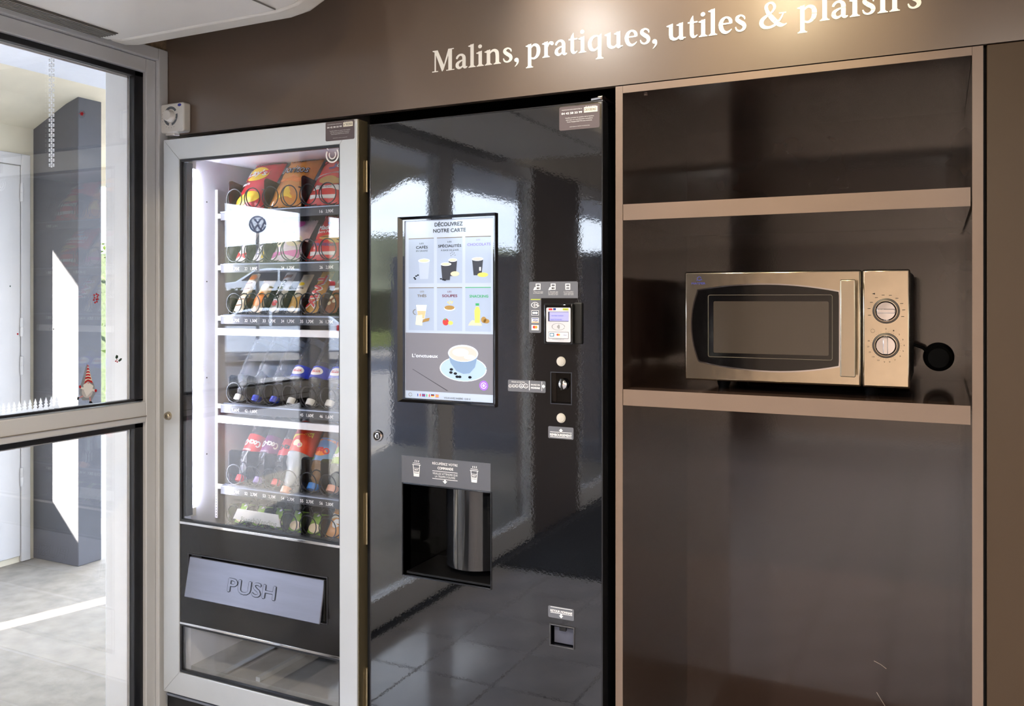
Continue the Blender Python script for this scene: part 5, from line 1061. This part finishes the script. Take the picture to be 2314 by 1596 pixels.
# --- third tray: bars
def bar(li, name, label, w, h, col, prints, seed): return bag(prod(name, label, 'snack bar', li, 2, dx=-.010), w, h, .011, col, prints, seed=seed, wr_=.001)
bar(0, 'biscuit_bar', 'cream and orange biscuit stick at the left end of the third tray', .036, .145, (240, 226, 196), [('orange_top', 'p', [ell(.002, .128, .014, .012)], Og), ('brown_flecks', 'q', [[(-.012, .02+.02*k), (.012, .024+.02*k), (.012, .027+.02*k), (-.012, .023+.02*k)] for k in range(5)], Br)], 11)
bar(1, 'waffle_packet', 'beige waffle packet second from the left on the third tray', .046, .120, (232, 206, 168), [('logo', 'p', [ell(0, .092, .015, .010)], Cr), ('waffle_picture', 'p', [ell(0, .045, .018, .026)], Og)], 12)
bar(2, 'wafer_bar', 'white chocolate wafer bar with dark lettering on the third tray', .040, .150, (238, 238, 240), [('name_lettering', 't', ('bueno', .045, .112, -.008, .020, .001, 1), Bk), ('red_ring', 'q', [ringseg(0, .030, .008, .0095, 0, 360)], Rd), ('wafer_picture', 'p', [[(-.016, .12), (.014, .125), (.014, .138), (-.01, .136)]], Br)], 13)
bar(3, 'shortbread_bar', 'white topped golden shortbread bar on the third tray', .040, .140, (236, 226, 208), [('golden_field', 'p', [[(-.017, .012), (.017, .012), (.017, .060), (-.017, .060)]], Gd), ('badge', 'p', [ell(0, .098, .010, .006)], Yl), ('name_lettering', 't', ('Gerblé', -.013, .013, .080, .007, .0002, 0), Bk)], 14)
bar(4, 'caramel_bar', 'gold chocolate bar with big red lettering on the third tray', .046, .150, (206, 158, 74), [('white_backing', 't', ('TWIX', .022, .136, -.017, .034, .0038, 2), Wp), ('name_lettering', 'T', ('TWIX', .024, .134, -.015, .030, .0016, 2), Rd)], 15)
bar(5, 'nut_bar', 'brown nut chocolate bar at the right end of the third tray', .044, .140, (150, 92, 66), [('nut_picture', 'p', [ell(-.008, .030, .006), ell(.006, .038, .006), ell(-.008, .050, .006)], Cr), ('white_panel', 'p', [[(-.012, .075), (.014, .079), (.014, .088), (-.012, .084)], [(-.010, .10), (.014, .104), (.014, .116), (-.010, .112)]], Wp)], 16)
# --- bottles: upside down, cap at the front
def bottle(t, L, R, capc, liquid, labc=None, lab=(.45, .75), capr=.0145, caph=.018, ridges=True, prints=(), neck=.16):
    cp_ = MB().lathe([(0, 0), (capr*.93, 0), (capr, .002), (capr, caph), (0, caph)], n=24, cap=False).build('cap', capc, t, sharp=40)
    pr = [(capr*.82, caph*.7), (capr*.82, caph+.010), (capr*1.0, caph+.014), (R*.62, L*neck+.012), (R*.9, L*(neck+.10)), (R, L*(neck+.17))]
    h0 = L*(neck+.17); n = 17
    for k in range(1, n): 
        h = h0+(L*.95-h0)*k/n; inl = lab[0]*L < h < lab[1]*L
        pr.append((R*(1 if (inl or not ridges) else (.91 if k % 2 else 1.0)), h))
    pr += [(R, L*.96), (R*.86, L), (R*.3, L*.985), (0, L*.975)]
    body = MB().lathe(pr, n=28, cap=False).build('bottle', G_pet, t, sharp=60); body['_local'] = 1
    if liquid is not None:
        pi = [(0, caph*.8)]+[(max(.001, r-.0014), h) for r, h in pr[1:-4] if h < L*.93]+[(0, pr[-5][1])]
        MB().lathe(pi, n=24, cap=False).build('drink', liquid, body, sharp=60)
    if labc is not None:
        lb_ = MB().lathe([(R+.0006, lab[0]*L), (R+.0006, lab[1]*L)], n=28, cap=False).build('label', labc, t); lb_['_local'] = 1
        for nm, kind_, data, mt_ in prints:
            def f(x, z, e=.0014): # printed the right way up for a standing bottle, so upside down here
                a_ = -x/R; return ((R+e)*math.sin(a_), -(R+e)*math.cos(a_), lab[1]*L-z)
            if kind_ == 't':
                s_, x0_, x1_, zb_, hh, bold = data; text(nm, s_, mt_, lb_, lambda a, b_: f(a, b_, .0022), x0_, x1_, zb_, hh, bold)
            else:
                mb = MB()
                for p in data: vs, fs = rings(p, 3); mb.add([f(x, z) for x, z in vs], fs)
                mb.build(nm, mt_, lb_, fix=False)
    return t
capW = pm('cap_white', (228, 230, 232), .4); capB = pm('cap_blue', (28, 60, 196), .35); capR = pm('cap_red', (214, 50, 50), .35); capL = pm('cap_lilac', (136, 116, 190), .35); capP = pm('cap_peach', (236, 176, 152), .35); capS = pm('cap_sky', (56, 128, 214), .35)
water = pm('still_water', (236, 243, 252), 0.02, var=0.01, bump=0.15, bscale=60); water.node_tree.nodes['Principled BSDF'].inputs['Transmission Weight'].default_value = 1.0; water.node_tree.nodes['Principled BSDF'].inputs['IOR'].default_value = 1.33
cola = pm('cola', (34, 18, 14), .12); amber = pm('amber_drink', (150, 104, 40), .15); milky = glass('cloudy_lemonade', tint=(.9, .92, .9), f0=.04, alpha=.75, body=(.78, .8, .78)); pale = glass('pale_drink', tint=(.95, .97, .9), f0=.04, alpha=.35, body=(.8, .82, .7))
labBlue = pm('label_water_blue', (44, 66, 190), .4)
wl_ = ['clear water bottle with white cap at the left end of the bottle tray', 'clear water bottle with blue cap second from the left on the bottle tray', 'clear water bottle with blue cap third from the left on the bottle tray']
for i in range(3):
    bottle(prod('water_bottle', wl_[i], 'bottle', i, 3, .004, .004, 'water bottles on the fourth tray', -.012), .225, .0325, (capW, capB, capB)[i], water)
    bottle(prod('water_bottle', 'clear water bottle lying behind the %s on the bottle tray' % ('white capped one', 'first blue capped one', 'second blue capped one')[i], 'bottle', i, 3, .085, .004, 'water bottles on the fourth tray', -.012), .225, .0325, (capW, capB, capB)[i], water)
ll_ = ['ridged water bottle with blue label, leftmost of the three labelled ones', 'ridged water bottle with blue label, middle of the three labelled ones', 'ridged water bottle with blue label at the right end of the tray']
for i in range(3):
    P_ = [('name_panel', 'p', [ell(0, .018, .022, .013)], Wp), ('name_lettering', 't', ('VITTEL', -.015, .015, .014, .008, .0003), Rd)]
    bottle(prod('labelled_water_bottle', ll_[i], 'bottle', 3+i, 3, .000, .004, 'labelled water bottles on the fourth tray', -.012), .230, .0330, capW, water, labBlue, (.34, .50), prints=P_)
    bottle(prod('labelled_water_bottle', 'blue labelled water bottle behind the %s labelled one' % ('leftmost', 'middle', 'right hand')[i], 'bottle', 3+i, 3, .088, .004, 'labelled water bottles on the fourth tray', -.012), .230, .0330, capW, water, labBlue, (.34, .50))
def soda(li, name, label, L, R, cap_, liq, lab_, rng, prints, dy=.010, lift=.004, dx=-.010, **k): return bottle(prod(name, label, 'bottle', li, 4, dy, lift, dx=dx), L, R, cap_, liq, lab_, rng, prints=prints, **k)
soda(0, 'cola_bottle', 'cola bottle with red label and red cap at the left of the soda tray', .215, .0295, capR, cola, pm('label_red', (216, 40, 40), .4), (.42, .68), [('name_lettering', 't', ('Coca-Cola', -.034, .034, .020, .020, .0012), Wp), ('small_print', 't', ('ORIGINAL', -.015, .015, .050, .006, 0), Wp)], ridges=False)
soda(1, 'cherry_cola_bottle', 'purple labelled cola bottle with lilac cap on the soda tray', .215, .0295, capL, cola, pm('label_purple', (122, 44, 112), .4), (.42, .68), [('name_lettering', 't', ('Coca-Cola', -.034, .034, .020, .020, .0012), Wp), ('small_print', 't', ('CHERRY', -.015, .015, .050, .006, 0), Wp)], ridges=False)
soda(2, 'zero_cola_bottle', 'deep red labelled cola bottle third from the left on the soda tray', .205, .0290, capR, cola, pm('label_deep_red', (196, 24, 34), .4), (.42, .68), [('name_lettering', 't', ('Coca-Cola', -.032, .032, .020, .018, .001), Bk)], ridges=False)
soda(3, 'tonic_bottle', 'cloudy drink bottle with orange red label and pink cap, largest on the soda tray', .268, .0365, capP, milky, pm('label_orange_red', (228, 76, 44), .4), (.44, .80), [('yellow_banner', 'p', [[(-.040, .028), (.030, .040), (.030, .056), (-.040, .044)]], Yl), ('name_lettering', 't', ('Schweppes', -.036, .026, .036, .012, .0004), Rd), ('fruit_picture', 'p', [ell(0, .070, .012, .010), ell(-.012, .076, .008, .008)], Cr), ('fruit_heart', 'p', [ell(-.011, .0755, .005, .005)], Pk)], dy=-.026, lift=-.004, dx=-.012, ridges=False, neck=.22)
soda(4, 'peach_drink_bottle', 'fruit drink bottle with sky blue label and blue cap on the soda tray', .225, .0320, capS, amber, pm('label_sky', (120, 164, 222), .4), (.36, .68), [('orange_band', 'p', [[(-.045, .0), (.045, .0), (.045, .012), (-.045, .012)]], Og), ('fruit_picture', 'p', [ell(0, .046, .020, .012)], Og), ('leaf', 'p', [ell(.02, .066, .008, .004)], Gn), ('name_lettering', 't', ('Oasis', -.026, .026, .032, .019, .0014), Rd)], ridges=False, capr=.0185)
soda(5, 'tropical_drink_bottle', 'fruit drink bottle with green and orange label and peach cap on the soda tray', .225, .0325, capP, pale, pm('label_lime', (176, 208, 110), .4), (.34, .70), [('orange_field', 'p', [[(-.045, .0), (.045, .0), (.045, .045), (-.045, .030)]], Og), ('name_lettering', 't', ('Tropico', -.026, .026, .052, .016, .001), Wp)], ridges=False, capr=.0185)
# --- bottom tray
gl_ = ['green and yellow pouch at the left end of the bottom tray', 'green and yellow pouch second from the left on the bottom tray', 'green and yellow pouch third from the left on the bottom tray', 'green and yellow pouch fourth from the left on the bottom tray', 'green and yellow pouch beside the orange packet on the bottom tray']
for i in range(5):
    t = prod('green_pouch', gl_[i], 'snack', i, 5, .004, .002, 'green pouches on the bottom tray')
    bag(t, .054, .062, .012, (132, 176, 60), [('yellow_arch', 'p', [ell(0, .016, .020, .013)], Cr), ('white_tag', 'p', [[(-.006, .05), (.002, .05), (.002, .058), (-.006, .058)]], Wp)], seed=20+i)
t = prod('orange_packet', 'orange biscuit packet at the right end of the bottom tray', 'snack', 5, 5, .004, .002)
bag(t, .058, .085, .014, (226, 160, 84), [('cream_panel', 'p', [[(-.02, .05), (.02, .05), (.02, .066), (-.02, .066)]], Cr), ('handle_picture', 'q', [ringseg(.004, .036, .010, .013, 0, 360)], Wp)], seed=31)
# ------------------------------------------------------------------ tidy
for o in bpy.data.objects:
    if '_local' in o: del o['_local']
